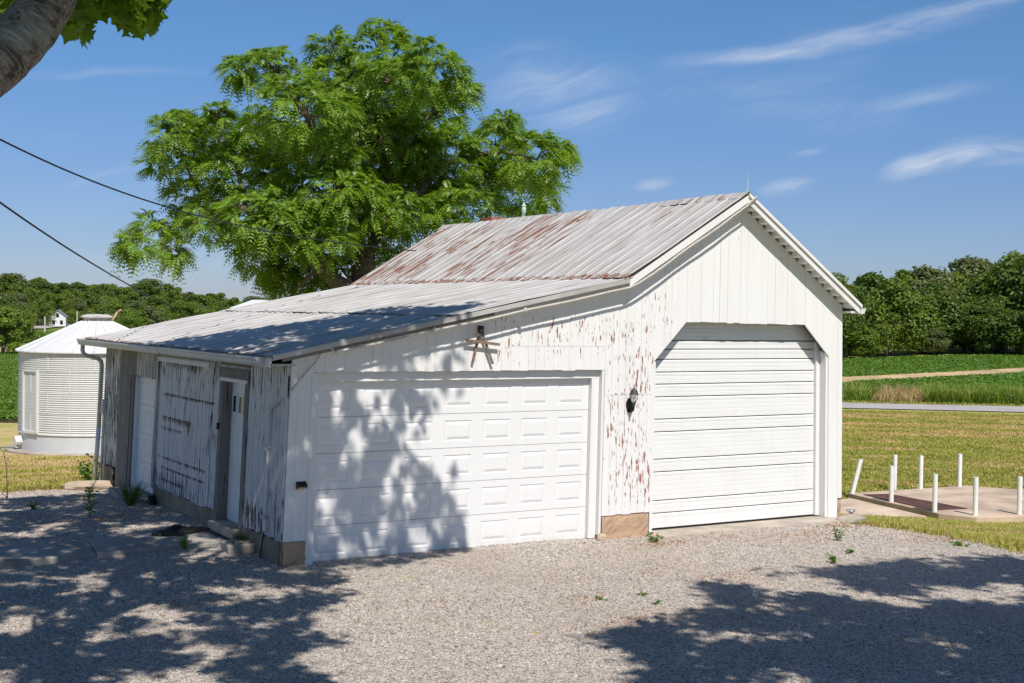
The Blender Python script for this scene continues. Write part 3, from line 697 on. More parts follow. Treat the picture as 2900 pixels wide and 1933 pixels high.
for k in range(17):
    x = RP[2][0]+.12+k*.152
    if x < 10.2: MB().hexa([(x, Y0R+.027, zr(x)-.125), (x+.05, Y0R+.027, zr(x+.05)-.125), (x+.05, -.03, zr(x+.05)-.125), (x, -.03, zr(x)-.125), (x, Y0R+.027, zr(x)-.05), (x+.05, Y0R+.027, zr(x+.05)-.05), (x+.05, -.03, zr(x+.05)-.05), (x, -.03, zr(x)-.05)]).build('lookout', TRIM, roof, warp=True)
MB().box(10.07, 10.25, Y0R+.03, Y1R, 3.50, 3.53).build('soffit_board', TRIM, roof, warp=True)
MB().box(10.25, 10.275, Y0R+.0, Y1R, 3.49, 3.585).build('fascia_board', TRIM, roof, warp=True)
g2 = MB().prism([(10.28, 3.49), (10.33, 3.49), (10.37, 3.57), (10.36, 3.58), (10.32, 3.50), (10.28, 3.50)], Y0R-.02, Y1R, axis=1).build('gutter', TRIM, roof, warp=True)
MB().box(-.36, .0, Y0R+.04, Y1R-.02, 2.675, 2.70).build('soffit_board', GREYWHITE, roof, warp=True)
MB().box(-.375, -.345, Y0R+.04, Y1R-.02, 2.66, 2.775).build('fascia_board', TRIM, roof, warp=True)
gp = [(-.378, 2.675), (-.45, 2.675), (-.475, 2.70), (-.475, 2.735), (-.50, 2.765), (-.50, 2.785), (-.488, 2.785), (-.488, 2.768), (-.464, 2.738), (-.464, 2.705), (-.446, 2.688), (-.392, 2.688), (-.392, 2.78), (-.378, 2.78)]
gt = MB().prism(gp, -.02, 4.6, axis=1); gt.build('gutter', ALU, roof, warp=True)
MB().prism([(p[0]-.003, p[1]-.006) for p in gp], 4.55, Y1R+.04, axis=1).build('gutter', ALU, roof, warp=True)
for ye in (-.03, Y1R+.04): MB().prism([(-.376, 2.675), (-.45, 2.672), (-.477, 2.70), (-.477, 2.735), (-.502, 2.765), (-.502, 2.787), (-.376, 2.787)], ye, ye+.012, axis=1).build('gutter_end', ALU, roof, warp=True)
MB().tube([(-.43, 9.86, 2.68), (-.43, 9.86, 2.56), (-.40, 9.86, 2.49), (-.33, 9.85, 2.45), (-.16, 9.80, 2.41), (-.09, 9.78, 2.36), (-.07, 9.77, 2.27), (-.07, 9.77, 1.05)], .042, 10).build('downspout', ALU, roof, smooth=True, warp=True)
MB().tube([(-.07, 9.77, 1.08), (-.075, 9.79, .6), (-.10, 9.82, .0)], .045, 10).build('downspout', TRIM, roof, smooth=True, warp=True)
# lightning rods
def rod(y, h, ball):
    z = pz+.05; b = MB().tube([(px, y, z), (px, y, z+h*.4), (px, y, z+h)], [.010, .008, .002], 6); b.tube([(px-.05, y, z-.03), (px, y, z+.06), (px+.05, y, z-.03)], .008, 6)
    if ball: b.lathe([(.001, .04), (.03, .05), (.045, .10), (.05, .15), (.035, .19), (.05, .21), (.02, .26), (.001, .3)], (px, y, z), 12)
    return b.build('lightning_rod', simple('verdigris_copper', (.42, .55, .47), .6, .2), roof, warp=True)
rod(Y0R+.02, .34, False); rod(6.6, .34, True)
# chimney stub behind the ridge
ch = MB()
for r in range(7):
    o = .0 if r < 6 else .03
    ch.box(8.05-o, 8.45+o, 8.55-o, 8.95+o, 4.78+r*.105, 4.78+r*.105+.092)
ch.box(8.065, 8.435, 8.565, 8.935, 4.7, 5.50); ch.build('chimney', simple('red_brick', (.36, .12, .07), .9, .25, 9.0, .4), roof)
# twisted lightning cable sagging along the front edge
def rope_pts(ctrl, n):
    c = np.array(ctrl); d = np.concatenate([[0], np.cumsum(np.linalg.norm(np.diff(c, axis=0), axis=1))]); s = np.linspace(0, d[-1], n)
    return np.stack([np.interp(s, d, c[:, i]) for i in range(3)], -1), s
def rope(ctrl, name, r, par, pitch=.075):
    n = int(np.linalg.norm(np.diff(np.array(ctrl), axis=0), axis=1).sum()/.0125); p, s = rope_pts(ctrl, n); b = MB()
    d = np.gradient(p, axis=0); d /= np.linalg.norm(d, axis=1)[:, None]; a = np.cross(d, [0, 1, .3]); a /= np.linalg.norm(a, axis=1)[:, None]; c = np.cross(d, a)
    for k in range(2):
        ph = 2*np.pi*s/pitch+k*np.pi
        b.tube(list(p+r*.55*(np.cos(ph)[:, None]*a+np.sin(ph)[:, None]*c)), r*.62, 5)
    return b.build(name, CABLE, par, smooth=True, warp=True, recalc=False)
rc_ = []
for x in np.linspace(.55, 5.34, 14): rc_.append((x, Y0R+.0, zr(x)-.125-.012*math.sin((x-.55)*2.1)**2))
for x in np.linspace(5.5, 7.62, 9): rc_.append((x, Y0R-.01, zr(x)-.15-.02*math.sin((x-5.3)*2.8)**2))
rc_ += [(7.72, Y0R-.04, pz-.07), (7.80, Y0R-.05, pz-.02)]
rope(rc_, 'lightning_cable', .017, roof)
rope([(.55, Y0R, zr(.55)-.12), (.50, Y0R+.02, zr(.5)-.06), (.40, Y0R+.05, zr(.4)-.05), (.33, -.12, 2.72), (.22, -.07, 2.60), (.02, -.045, 2.36), (-.045, .25, 2.18), (-.05, .50, 2.08), (-.05, .55, 2.02), (-.052, .55, 1.58)], 'lightning_cable', .015, roof)
for i in (4, 8): MB().lathe([(.001, -.03), (.035, -.01), (.035, .02), (.001, .04)], rc_[i], 8).build('cable_knob', CABLE, roof, warp=True)

# ------------------------------------------------------------------ things on the walls
def lx(x, z): return x+float(np.interp(x, *LEANX))*z
A = root('wooden_letter', (2.93, -.05, 2.7), 'letter A nailed together from three weathered sticks above the wide door', 'wall decoration')
STICK = simple('weathered_stick', (.20, .145, .11), .9, .3, 12.0, .6)
MB().bar((2.925, -.055, 3.19), (2.80, -.055, 2.68), .034, .02, (0, 1, 0)).build('stick', STICK, A)
MB().bar((2.925, -.080, 3.15), (3.12, -.080, 2.68), .034, .02, (0, 1, 0)).build('stick', STICK, A)
MB().bar((2.665, -.104, 3.015), (3.215, -.104, 2.955), .040, .02, (0, 1, 0)).build('crossbar', STICK, A)
MB().box(2.895, 2.955, -.10, -.03, 3.12, 3.22).build('top_block', simple('dark_wood', (.035, .028, .022), .9), A)
Ln = root('wall_lantern', (5.56, -.02, 2.05), 'black carriage lantern on a curved bracket beside the ribbed door', 'lantern')
IRON = simple('lantern_iron', (.045, .047, .052), .5, .25, 20.0, .3)
bp = MB(); pl = [(.0, -.115), (.04, -.10), (.055, -.05), (.055, .05), (.04, .10), (.0, .115), (-.04, .10), (-.055, .05), (-.055, -.05), (-.04, -.10)]
bp.prism([(5.57+a, 2.03+b) for a, b in pl], -.055, -.024, axis=1); bp.build('backplate', BLACK, Ln)
MB().tube([(5.57, -.05, 1.99), (5.565, -.09, 1.945), (5.56, -.135, 1.95), (5.555, -.165, 2.0), (5.55, -.165, 2.05)], [.014, .013, .013, .012, .016], 8).build('bracket', IRON, Ln, smooth=True)
MB().tube([(5.57, -.05, 2.06), (5.56, -.11, 2.09), (5.55, -.16, 2.07)], .010, 8).build('bracket', IRON, Ln, smooth=True)
LC = (5.55, -.165, 0)
MB().lathe([(.001, 2.02), (.018, 2.03), (.024, 2.05), (.030, 2.075), (.034, 2.082), (.001, 2.084)], LC, 14).build('cup', IRON, Ln, smooth=True)
m, t = new_mat('clear_glass'); finish(t, principled(t, (.9, .93, .95), .03, spec=.5, **{'Transmission Weight': .92, 'IOR': 1.3})); CLEAR = m
MB().lathe([(.028, 2.084), (.046, 2.12), (.056, 2.165), (.058, 2.205)], LC, 16).build('glass', CLEAR, Ln, smooth=True)
for k in range(6):
    a = k*math.pi/3+.3; MB().tube([(LC[0]+r*math.cos(a), LC[1]+r*math.sin(a), z) for r, z in ((.030, 2.082), (.048, 2.12), (.058, 2.165), (.060, 2.207))], .0035, 5).build('cage_bar', IRON, Ln)
MB().lathe([(.001, 2.204), (.072, 2.203), (.074, 2.212), (.060, 2.226), (.056, 2.250), (.038, 2.280), (.015, 2.298), (.008, 2.31), (.012, 2.318), (.005, 2.327), (.006, 2.345), (.001, 2.362)], LC, 18).build('cap', IRON, Ln, smooth=True)
MB().lathe([(.001, 2.09), (.010, 2.095), (.012, 2.14), (.001, 2.16)], LC, 10).build('bulb', simple('bulb_white', (.8, .75, .62), .3), Ln, smooth=True)
S = root('solar_light', (.22, -.03, 1.05), 'small black solar wall light left of the wide door', 'wall light')
MB().prism([(-.022, 1.045), (-.07, 1.06), (-.085, 1.10), (-.03, 1.145), (-.022, 1.145)], lx(.15, 1.1), lx(.29, 1.1), axis=0).build('housing', BLACK, S)
MB().prism([(-.024, 1.035), (-.066, 1.045), (-.082, 1.072), (-.062, 1.064), (-.024, 1.05)], lx(.16, 1.1), lx(.28, 1.1), axis=0).build('lens', simple('amber_lens', (.55, .45, .26), .3), S)

# ------------------------------------------------------------------ concrete walk, pad, road, lane
def slab_poly(name, pts, z0, z1, mat, kind='structure', parent=None, bevel=.012, n=None):
    b = MB().prism(pts, z0, z1, axis=2); return b.build(name, mat, parent, kind=kind, bevel=bevel)
wk = [(-3.06, 1.50, -3.00, 2.70), (-1.90, 1.62, -1.84, 2.60)]
CONC2 = simple('walk_concrete', (.33, .30, .265), .92, .2, 1.6, .4, bd=.01)
slab_poly('walkway', [(-5.2, 1.20), (-2.03, 1.46), (-1.90, 2.50), (-5.0, 2.62)], -.1, .135, CONC2)
slab_poly('walkway', [(-2.018, 1.461), (-.35, 1.50), (-.19, 1.60), (-.19, 2.86), (-.5, 2.92), (-1.888, 2.50)], -.1, .142, CONC2)
st_ = slab_poly('step_block', [(-.42, .86), (.0, .92), (-.03, 1.38), (-.36, 1.36)], .0, .20, CONC, kind=None, bevel=.02)
tag(st_, 'low concrete block lying beside the entry door frame', 'concrete block')
PADC = simple('pad_concrete', (.58, .44, .32), .92, .26, .9, .3, bd=.01)
pad = slab_poly('concrete_pad', [(17.75, 4.55), (18.05, 3.72), (22.2, 2.6), (23.6, 5.6), (22.55, 7.75), (18.35, 8.0)], -1.45, -1.05, PADC, kind=None)
tag(pad, 'flat tan concrete pad edged by white pipe posts on the lawn', 'concrete pad')
slab_poly('path', [(15.9, 5.95), (17.6, 4.75), (18.2, 7.8), (17.0, 7.4)], -1.4, -1.135, PADC)
rp_ = MB().hexa([(18.45, 7.55, -1.046), (17.95, 4.92, -1.046), (18.95, 4.72, -1.046), (19.15, 7.35, -1.046), (18.45, 7.55, -1.03), (17.95, 4.92, -1.03), (18.95, 4.72, -1.03), (19.15, 7.35, -1.03)]).build('steel_plate', simple('rusty_plate', (.12, .055, .04), .85, .3, 3.0, .3))
tag(rp_, 'rust brown steel plate lying on the concrete pad', 'steel plate')
PVC = simple('white_pipe', (.80, .80, .79), .4, .04, 3.0, .05)
POSTS = [(18.39, 7.89, (.22, -.1), 'leaning white pipe post at the corner of the pad nearest the garage'), (18.17, 6.37, (0, 0), 'white pipe post beside the rusty plate, second along the near edge'),
         (20.28, 8.22, (0, 0), 'white pipe post at the far edge of the pad just behind a nearer post'), (20.8, 7.80, (0, 0), 'white pipe post in the middle of the pad far edge'),
         (17.85, 4.75, (0, 0), 'white pipe post at the near tip of the rusty plate'), (22.15, 7.67, (0, 0), 'thick white pipe post at the far right of the pad'),
         (18.29, 3.96, (0, 0), 'white pipe post at the front corner of the pad'), (19.36, 3.60, (0, 0), 'white pipe post nearest the right edge of the photo')]
for i, (x, y, (dx, dy), lab) in enumerate(POSTS):
    h = .90; z = -1.10; r = .057; b = MB()
    top = (x+dx*h, y+dy*h, z+h+.03); b.tube([(x, y, z), top], r, 14, caps=False); b.tube([top, (x+dx*.05*1.0, y+dy*.05, z+.05)], r-.006, 14, caps=False)
    o = b.build('pipe_post', PVC, None, smooth=True); tag(o, lab, 'post', 'white pipe posts round the concrete pad')
# road beyond the lawn
ASPH = simple('road_asphalt', (.42, .39, .37), .95, .08, .5, .1)
def strip(name, pts, wd, mat, lift, n=60, kind='structure'):
    p = np.array(pts, float); d = np.concatenate([[0], np.cumsum(np.linalg.norm(np.diff(p, axis=0), axis=1))]); s = np.linspace(0, d[-1], n)
    q = np.stack([np.interp(s, d, p[:, 0]), np.interp(s, d, p[:, 1])], -1); tg = np.gradient(q, axis=0); tg /= np.linalg.norm(tg, axis=1)[:, None]; nn = np.stack([-tg[:, 1], tg[:, 0]], -1)
    V = []
    for k in (-.5, -.17, .17, .5): 
        e = q+nn*wd*k; V.append(np.stack([e[:, 0], e[:, 1], gz(e[:, 0], e[:, 1])+lift], -1))
    V = np.stack(V, 1).reshape(-1, 3); i = np.arange(n*4).reshape(n, 4)
    f = np.stack([i[:-1, :-1], i[:-1, 1:], i[1:, 1:], i[1:, :-1]], -1).reshape(-1, 4)
    return link(name, mesh_from(name, V, f, True), mat, kind=kind)
r0, r1_ = on_ground(2383, 1148.5, 40), on_ground(2900, 1160, 40)
dr = (r1_-r0)[:2]/np.linalg.norm((r1_-r0)[:2]); rm_ = (r0[:2]+r1_[:2])/2
strip('road', [rm_-dr*60, rm_, rm_+dr*60], 3.5, ASPH, .05, 90)
lane = [on_ground(x_*2900/2352, y_*2900/2352, 60)[:2] for x_, y_ in ((60, 756), (90, 752), (150, 747), (215, 744), (420, 741))]
strip('lane', [lane[0]-np.array([40, 5])]+lane, 7.0, simple('pale_lane_gravel', (.42, .38, .33), .95), .25, 40)
# tan dry margin between the two parts of the bean field
DRY = simple('dry_field_margin', (.46, .33, .17), .98, .25, .35, .6, bd=.1)
SOIL = simple('field_soil', (.16, .14, .06), .98, .3, .6, .5, bd=.1)
def ground_patch(name, corners, mat, lift, nx=40, ny=16):
    c = np.array(corners, float); u = np.linspace(0, 1, nx)[:, None, None]; v_ = np.linspace(0, 1, ny)[None, :, None]
    p = (c[0]*(1-u)+c[1]*u)*(1-v_)+(c[3]*(1-u)+c[2]*u)*v_
    z = gz(p[..., 0], p[..., 1])+lift; V = np.concatenate([p, z[..., None]], -1).reshape(-1, 3); i = np.arange(nx*ny).reshape(nx, ny)
    f = np.stack([i[:-1, :-1], i[1:, :-1], i[1:, 1:], i[:-1, 1:]], -1).reshape(-1, 4)
    return link(name, mesh_from(name, V, f, True), mat, kind='structure'), p
def along(o_, k): return rm_+dr*k+np.array([-dr[1], dr[0]])*o_          # o_: metres beyond the road, k: along it
nd_ = np.array([-dr[1], dr[0]]); 
if nd_ @ np.array([1, 1]) < 0: nd_ = -nd_
def off(o_, k): return rm_+dr*k+nd_*o_

# ------------------------------------------------------------------ foliage helpers
def leaf_mat(name, dark, light, trans=.35, rough=.45, spec=.35, hue=.0):
    m, t = new_mat(name); v = oc(t)
    gid = t('ShaderNodeNewGeometry', out=8)   # random per island
    n = t.noise(v, .8, 2.0)
    f = t.math('ADD', t.math('MULTIPLY', gid, .65), t.math('MULTIPLY', t.range(n, .3, .7), .35))
    c = t.mix(f, dark, light)
    tint = t.mix(rand(t), (.86, .92, .85), (1.12, 1.06, 1.1)); c = t.mix(1.0, c, tint, 'MULTIPLY')
    p = principled(t, c, rough, spec=spec)
    tr = t('ShaderNodeBsdfTranslucent', {'Color': t.mix(1.0, c, (1.5, 1.45, .7), 'MULTIPLY')})
    finish(t, t('ShaderNodeMixShader', {0: trans, 1: p, 2: tr})); return m
def frames(n, d=None, jitter=1.0):
    """random orthonormal frames; if d given, first axis near d"""
    a = rng.normal(size=(n, 3)) if d is None else d+jitter*rng.normal(size=(n, 3))*.4
    a /= np.linalg.norm(a, axis=1)[:, None]; u = rng.normal(size=(n, 3)); b = np.cross(a, u); b /= np.linalg.norm(b, axis=1)[:, None]
    return a, b, np.cross(a, b)
def nframes(nrm, jit, down=.6):
    """frames whose third axis (leaf normal) is near nrm, first axis hanging down"""
    n = len(nrm); c = nrm+jit*rng.normal(size=(n, 3)); c /= np.linalg.norm(c, axis=1)[:, None]
    a = rng.normal(size=(n, 3))*.7-np.array([0, 0, down]); a -= c*(a*c).sum(1)[:, None]; a /= np.linalg.norm(a, axis=1)[:, None]
    return a, np.cross(c, a), c
def cards(P, a, b, la, lb, fold=None, c=None):
    """folded diamond leaves: 4 verts (base, side, tip, side), 2 triangles bent along the rib"""
    la = np.asarray(la)[:, None]; lb = np.asarray(lb)[:, None]
    h = 0 if fold is None else c*np.asarray(fold)[:, None]
    v = np.stack([P, P+a*la*.45+b*lb+h, P+a*la, P+a*la*.45-b*lb+h], 1)
    i = np.arange(len(P))[:, None]*4
    f = np.concatenate([i+np.array([[0, 1, 2]]), i+np.array([[0, 2, 3]])], 0)
    return v.reshape(-1, 3), f
BARK = peel_mat('tree_bark', (.115, .095, .075), (.05, .042, .035), (.17, .15, .12), [(-999, 999, -99, 99, 1, .9)], base_th=.70, gain=.22, stretch=(9, 9, 1.7), dirt=.5, rough=.95)
FARLEAF = [leaf_mat('far_leaf_dark', (.050, .095, .012), (.150, .220, .036), .34), leaf_mat('far_leaf_mid', (.078, .135, .015), (.220, .295, .045), .36), leaf_mat('far_leaf_light', (.100, .180, .020), (.250, .350, .055), .40), leaf_mat('far_leaf_olive', (.080, .110, .038), (.215, .240, .088), .32)]
def crown_mesh(name, H, Wd, nl, leaf, seed, base=.18, lob=22):
    """broad crown of many lumpy lobes, leaves on the lobe shells with shadowed gaps"""
    r = np.random.default_rng(seed); P = []; D = []
    for k in range(lob):
        f = k/(lob-1); zz_ = base+.08+(1-base-.16)*r.random()**.8; prof = math.sin(min(1, (zz_-base+.12)/(1.05-base))*math.pi)**.6
        a = r.uniform(0, 6.28); rr = Wd*.5*prof*r.uniform(.35, .82)
        c = np.array([rr*math.cos(a), rr*math.sin(a), zz_*H]); R = np.array([1, 1, .8])*Wd*.5*r.uniform(.26, .42)*(.6+.4*prof)
        n = nl//lob; d = r.normal(size=(n, 3)); d[:, 2] = d[:, 2]*.9+.25; d /= np.linalg.norm(d, axis=1)[:, None]
        q = c+d*R*(.72+.38*r.random((n, 1)))*(1+.22*np.sin(d[:, :1]*7+k)*np.cos(d[:, 1:2]*6+k)); P.append(q); D.append(d)
    P = np.concatenate(P); D = np.concatenate(D); n = len(P)
    a, b, c = nframes(D+np.array([0, 0, .35]), .55)
    s = leaf*r.uniform(.6, 1.3, n); v, f = cards(P, a, b, s, s*.34, s*.12, c)
    return mesh_from(name, v, f)
def trunk_mesh(name, H, rad, seed):
    r = np.random.default_rng(seed); b = MB(); x, y = r.uniform(-.2, .2, 2)
    b.tube([(0, 0, -.3), (x*.3, y*.3, H*.2), (x, y, H*.45), (x*1.5, y*1.5, H*.75)], [rad*1.25, rad, rad*.7, rad*.2], 8)
    for k in range(5):
        a = r.uniform(0, 6.28); z = H*r.uniform(.18, .5); l = H*r.uniform(.2, .32)
        b.tube([(x*.5, y*.5, z), (math.cos(a)*l*.5, math.sin(a)*l*.5, z+l*.5), (math.cos(a)*l, math.sin(a)*l, z+l*.95)], [rad*.5, rad*.3, rad*.1], 6)
    me = bpy.data.meshes.new(name); me.from_pydata(b.v, [], b.f); me.polygons.foreach_set('use_smooth', np.ones(len(me.polygons), bool)); me.materials.append(BARK); return me
CROWN = []; TRUNK = []
for k in range(6):
    CROWN.append(crown_mesh('crown', 10, [9, 8, 10, 7, 9.5, 8.5][k], 9000, .42, 100+k, base=[.12, .08, .15, .05, .1, .2][k], lob=[26, 22, 30, 20, 28, 24][k]))
    TRUNK.append(trunk_mesh('trunk', 10, .28, 200+k))
LOWC = [crown_mesh('crown', 10, [9.5, 8.5, 10][k], 3600, .62, 140+k, base=.05, lob=22) for k in range(3)]
def plant_tree(x, y, H, kind, lm, label, group, name='tree', low=False, wide=1.0, z=None):
    z = gz(x, y) if z is None else z
    e = root(name, (x, y, z), label, 'tree', group); s = H/10
    e.rotation_euler = (0, 0, rng.uniform(0, 6.28))
    me = (LOWC[kind % 3] if low else CROWN[kind % 6])
    for nm, mm, mt in (('trunk', TRUNK[kind % 6], BARK), ('crown', me, FARLEAF[lm])):
        o = bpy.data.objects.new(nm, mm); COL.objects.link(o); o.parent = e; o.scale = (s*wide, s*wide, s)
        if not mm.materials: mm.materials.append(mt)
        o.material_slots[0].link = 'OBJECT'; o.material_slots[0].material = mt
    return e

# ------------------------------------------------------------------ right tree line
RT_ = [(1925, 640, 2.0, 142, 9.2, 0, 0), (1985, 625, 1, 146, 10.2, 1, 0), (2040, 640, 1, 140, 8.4, 2, 1), (2075, 615, 1, 152, 10.6, 3, 1), (2120, 612, 1, 150, 10.8, 4, 3), (2150, 650, 1, 141, 8.2, 5, 0),
       (2185, 625, 1, 155, 10.4, 0, 1), (2228, 590, 1, 165, 12.6, 1, 3), (2262, 630, 1, 148, 9.8, 2, 0), (2300, 600, 1, 150, 11.6, 3, 0), (2345, 578, 1, 146, 12.6, 4, 1), (2390, 570, 1, 144, 13.0, 5, 0), (2440, 580, 1, 150, 12.6, 0, 1), (2500, 590, 1, 148, 12, 2, 0),
       (1880, 650, 1, 150, 9.0, 3, 1), (1830, 660, 1, 158, 9.5, 4, 0), (1905, 628, 1, 172, 12.0, 2, 1)]
rl = ['dark broad tree in the wood edge above the bean field', 'mid green tree in the wood edge above the bean field', '', 'pale olive tree rising from the wood edge above the bean field']
for x, ty, _, D, H, k, lm in RT_:
    D -= 13*max(0, min(1, (2110-x)/160)); p = vw(x, 800, D); H = vw(x, ty, D)[2]-gz(p[0], p[1])-.3; plant_tree(p[0], p[1], H+.3, k, lm, rl[lm]+f', {["hidden behind the garage eave", "nearest the garage wall", "left of the middle", "at the middle", "right of the middle", "near the right photo edge", "past the right photo edge"][min(6, max(0, int((x-1850)/88)))]}', 'trees of the wood edge beyond the bean field', wide=float(rng.uniform(.95, 1.25)))
sh = [(1945, 139, 4.2, 2), (1985, 137, 3.4, 1), (2035, 138, 5.0, 1), (2085, 139, 4.5, 0), (2120, 141, 5.5, 3), (2170, 140, 5.0, 0), (2215, 143, 5.2, 0), (2260, 140, 6, 0), (2310, 139, 5.5, 0), (2350, 138, 5, 1), (2010, 143, 6.2, 0), (2400, 138, 6, 0), (2145, 138, 3.2, 3), (1915, 141, 5, 2), (2290, 144, 7.4, 0), (2235, 146, 7.0, 1)]
for i, (x, D, H, lm) in enumerate(sh):
    D -= 11*max(0, min(1, (2110-x)/160)); H *= .85; p = vw(x, 800, D); plant_tree(p[0], p[1], H, i, lm, ['bright green', 'mid green', 'dark green', 'olive'][[2, 1, 0, 3].index(lm)]+f' shrub at the foot of the right wood edge, {["nearest the garage wall", "left of its middle", "at its middle", "right of its middle", "near the right photo edge"][min(4, max(0, int((x-1900)/95)))]}', 'shrubs under the wood edge on the right', 'shrub', wide=1.5)
# ------------------------------------------------------------------ left hillside
TOPV = [(-60, 632), (0, 632), (35, 622), (60, 640), (110, 640), (180, 650), (260, 648), (330, 655), (345, 640), (420, 665), (500, 672), (560, 680), (640, 692), (720, 698), (840, 705)]
tv = np.array(TOPV)
lab_l = ['dark green tree on the wooded hillside behind the grain bin', 'mid green tree on the wooded hillside behind the grain bin', 'bright green tree on the wooded hillside behind the grain bin', 'greyish olive tree on the wooded hillside behind the grain bin']
for row in range(6):
    D0 = [455, 425, 400, 375, 352, 335][row]; x = -90+rng.uniform(0, 25)
    while x < 830:
        D = D0+rng.uniform(-10, 10); top = float(np.interp(x, tv[:, 0], tv[:, 1]))+rng.uniform(-6, 12)+[0, 10, 24, 36, 48, 58][row]
        pt = vw(x, top, D); pz_ = gz(pt[0], pt[1]); H = float(np.clip(pt[2]-pz_, 7, 17))
        gap = row >= 4 and (100 < x < 175)
        if not gap: plant_tree(pt[0], pt[1], H, int(rng.integers(6)), int(rng.choice([0, 1, 1, 3, 0, 2], p=[.2, .25, .2, .15, .1, .1])), f"{['high crest', 'upper slope', 'upper slope', 'middle slope', 'lower slope', 'foot'][row]} of the far hillside {'left of the grain bin' if x < 60 else 'above the white farmhouse' if x < 200 else 'behind the grain bin cap' if x < 330 else 'under the lower wire' if x < 460 else 'over the shed roof'}", 'trees on the far hillside', low=True, wide=1.2, z=min(pt[2]-H, pz_))
        x += rng.uniform(30, 46)*(H/11)
for o in list(COL.objects):
    if o.get('group') == 'trees on the far hillside':
        o['label'] = ['dark green', 'mid green', 'bright green', 'greyish olive'][FARLEAF.index([c for c in o.children if c.name.startswith('crown')][0].material_slots[0].material)]+' tree on the '+o['label']
for x, top, D, k, lm, wd, lab in [(92, 684, 318, 2, 1, 1.0, 'round green tree standing left of the far white house'), (165, 718, 330, 4, 1, 1.0, 'small round tree just right of the far white house'), (183, 682, 345, 1, 3, .8, 'half bare greyish tree above the far white house'),
                                   (40, 705, 150, 0, 1, 1.2, 'dense dark green tree at left edge beyond the bean field'), (8, 700, 142, 3, 2, 1.2, 'bright green bushy tree at the left edge of the photo'), (-35, 695, 150, 5, 1, 1.2, 'broad green tree past the left edge beside the bean field'),
                                   (250, 718, 250, 2, 2, 1.1, 'bright yellow-green tree just behind the grain bin cap'), (300, 722, 240, 4, 2, 1.2, 'bright yellow-green tree right of the rusty spout'), (420, 690, 300, 0, 1, 1.5, 'broad rounded green tree rising over the low shed roof'), (505, 706, 260, 5, 0, 1.4, 'dark low tree behind the middle of the shed eave')]:
    pt = vw(x, top, D); base = gz(pt[0], pt[1]); plant_tree(pt[0], pt[1], max(4, pt[2]-base), k, lm, lab, None, wide=wd)
# far house, poles
hp = vw(132, 742, 318); hz = gz(hp[0], hp[1])
HS = root('farmhouse', (hp[0], hp[1], hz), 'small white farmhouse with grey roof at the foot of the far hill', 'house'); HW = simple('house_white', (.75, .75, .74), .8, .05)
ux, uy = np.array([.96, -.28]), np.array([.28, .96])
def hpnt(a, b, z): q = hp[:2]+ux*a*.72+uy*b*.72; return (q[0], q[1], hz+z*.62)
b = MB(); b.add([hpnt(-2.5, 0, -.5), hpnt(2.5, 0, -.5), hpnt(2.5, 0, 4.0), hpnt(0, 0, 6.2), hpnt(-2.5, 0, 4.0), hpnt(-2.5, 7, -.5), hpnt(2.5, 7, -.5), hpnt(2.5, 7, 4.0), hpnt(0, 7, 6.2), hpnt(-2.5, 7, 4.0)],
                [(0, 1, 2, 3, 4), (9, 8, 7, 6, 5), (0, 4, 9, 5), (1, 6, 7, 2)]); b.build('wall', HW, HS)
for s_ in (-1, 1):
    b = MB(); b.hexa([hpnt(0, -.4, 6.25), hpnt(s_*2.9, -.4, 3.75), hpnt(s_*2.9, 7.4, 3.75), hpnt(0, 7.4, 6.25), hpnt(0, -.4, 6.45), hpnt(s_*3.0, -.4, 3.9), hpnt(s_*3.0, 7.4, 3.9), hpnt(0, 7.4, 6.45)]); b.build('roof', simple('grey_roof', (.22, .22, .23), .9), HS)
for a, z in ((-1.2, 1.0), (1.2, 1.0), (0, 3.6)):
    MB().hexa([hpnt(a-.45, -.06, z), hpnt(a+.45, -.06, z), hpnt(a+.45, .05, z), hpnt(a-.45, .05, z), hpnt(a-.45, -.06, z+1.5), hpnt(a+.45, -.06, z+1.5), hpnt(a+.45, .05, z+1.5), hpnt(a-.45, .05, z+1.5)]).build('window', GLASS, HS)
hp2 = vw(308, 712, 400)
hb = MB().box(hp2[0]-3.2, hp2[0]+3.2, hp2[1]-2, hp2[1]+2, hp2[2]-3.5, hp2[2]+1.1); hb = hb.build('hill_house', HW); tag(hb, 'white house wall peeping between trees on the far hill', 'house')
POLE = simple('pale_pole', (.60, .57, .53), .9, .1)
for x, y0, y1, D, lab in [(72, 783, 746, 190, 'pale pole nearest the bean field left of the bin'), (103, 757, 726, 250, 'pale utility pole beside the far lane'), (177, 737, 714, 300, 'pale utility pole in front of the greyish tree')]:
    p = vw(x, y0, D); tp = vw(x, y1, D); zb_ = min(gz(p[0], p[1]), p[2]); r = .14
    o = MB().tube([(p[0], p[1], zb_-.3), (p[0], p[1], tp[2])], [r, r*.8], 8)
    tag(o.build('utility_pole', POLE), lab, 'pole', 'poles along the far lane')
# distant white shed roof just showing over the eave
pt = vw(614, 688, 60)
b = MB(); b.add([(pt[0]-1.1, pt[1], pt[2]-.4), (pt[0]+1.1, pt[1], pt[2]-.4), (pt[0], pt[1], pt[2]), (pt[0]-1.1, pt[1]+2, pt[2]-.4), (pt[0]+1.1, pt[1]+2, pt[2]-.4), (pt[0], pt[1]+2, pt[2]), (pt[0]-.9, pt[1]+.1, -1.6), (pt[0]+.9, pt[1]+.1, -1.6), (pt[0]+.9, pt[1]+1.9, -1.6), (pt[0]-.9, pt[1]+1.9, -1.6)],
                [(0, 1, 2), (5, 4, 3), (0, 2, 5, 3), (2, 1, 4, 5), (0, 6, 7, 1), (1, 7, 8, 4), (4, 8, 9, 3), (3, 9, 6, 0)])
tag(b.build('outbuilding', HW), 'tip of a white outbuilding roof showing over the shed eave', 'shed')

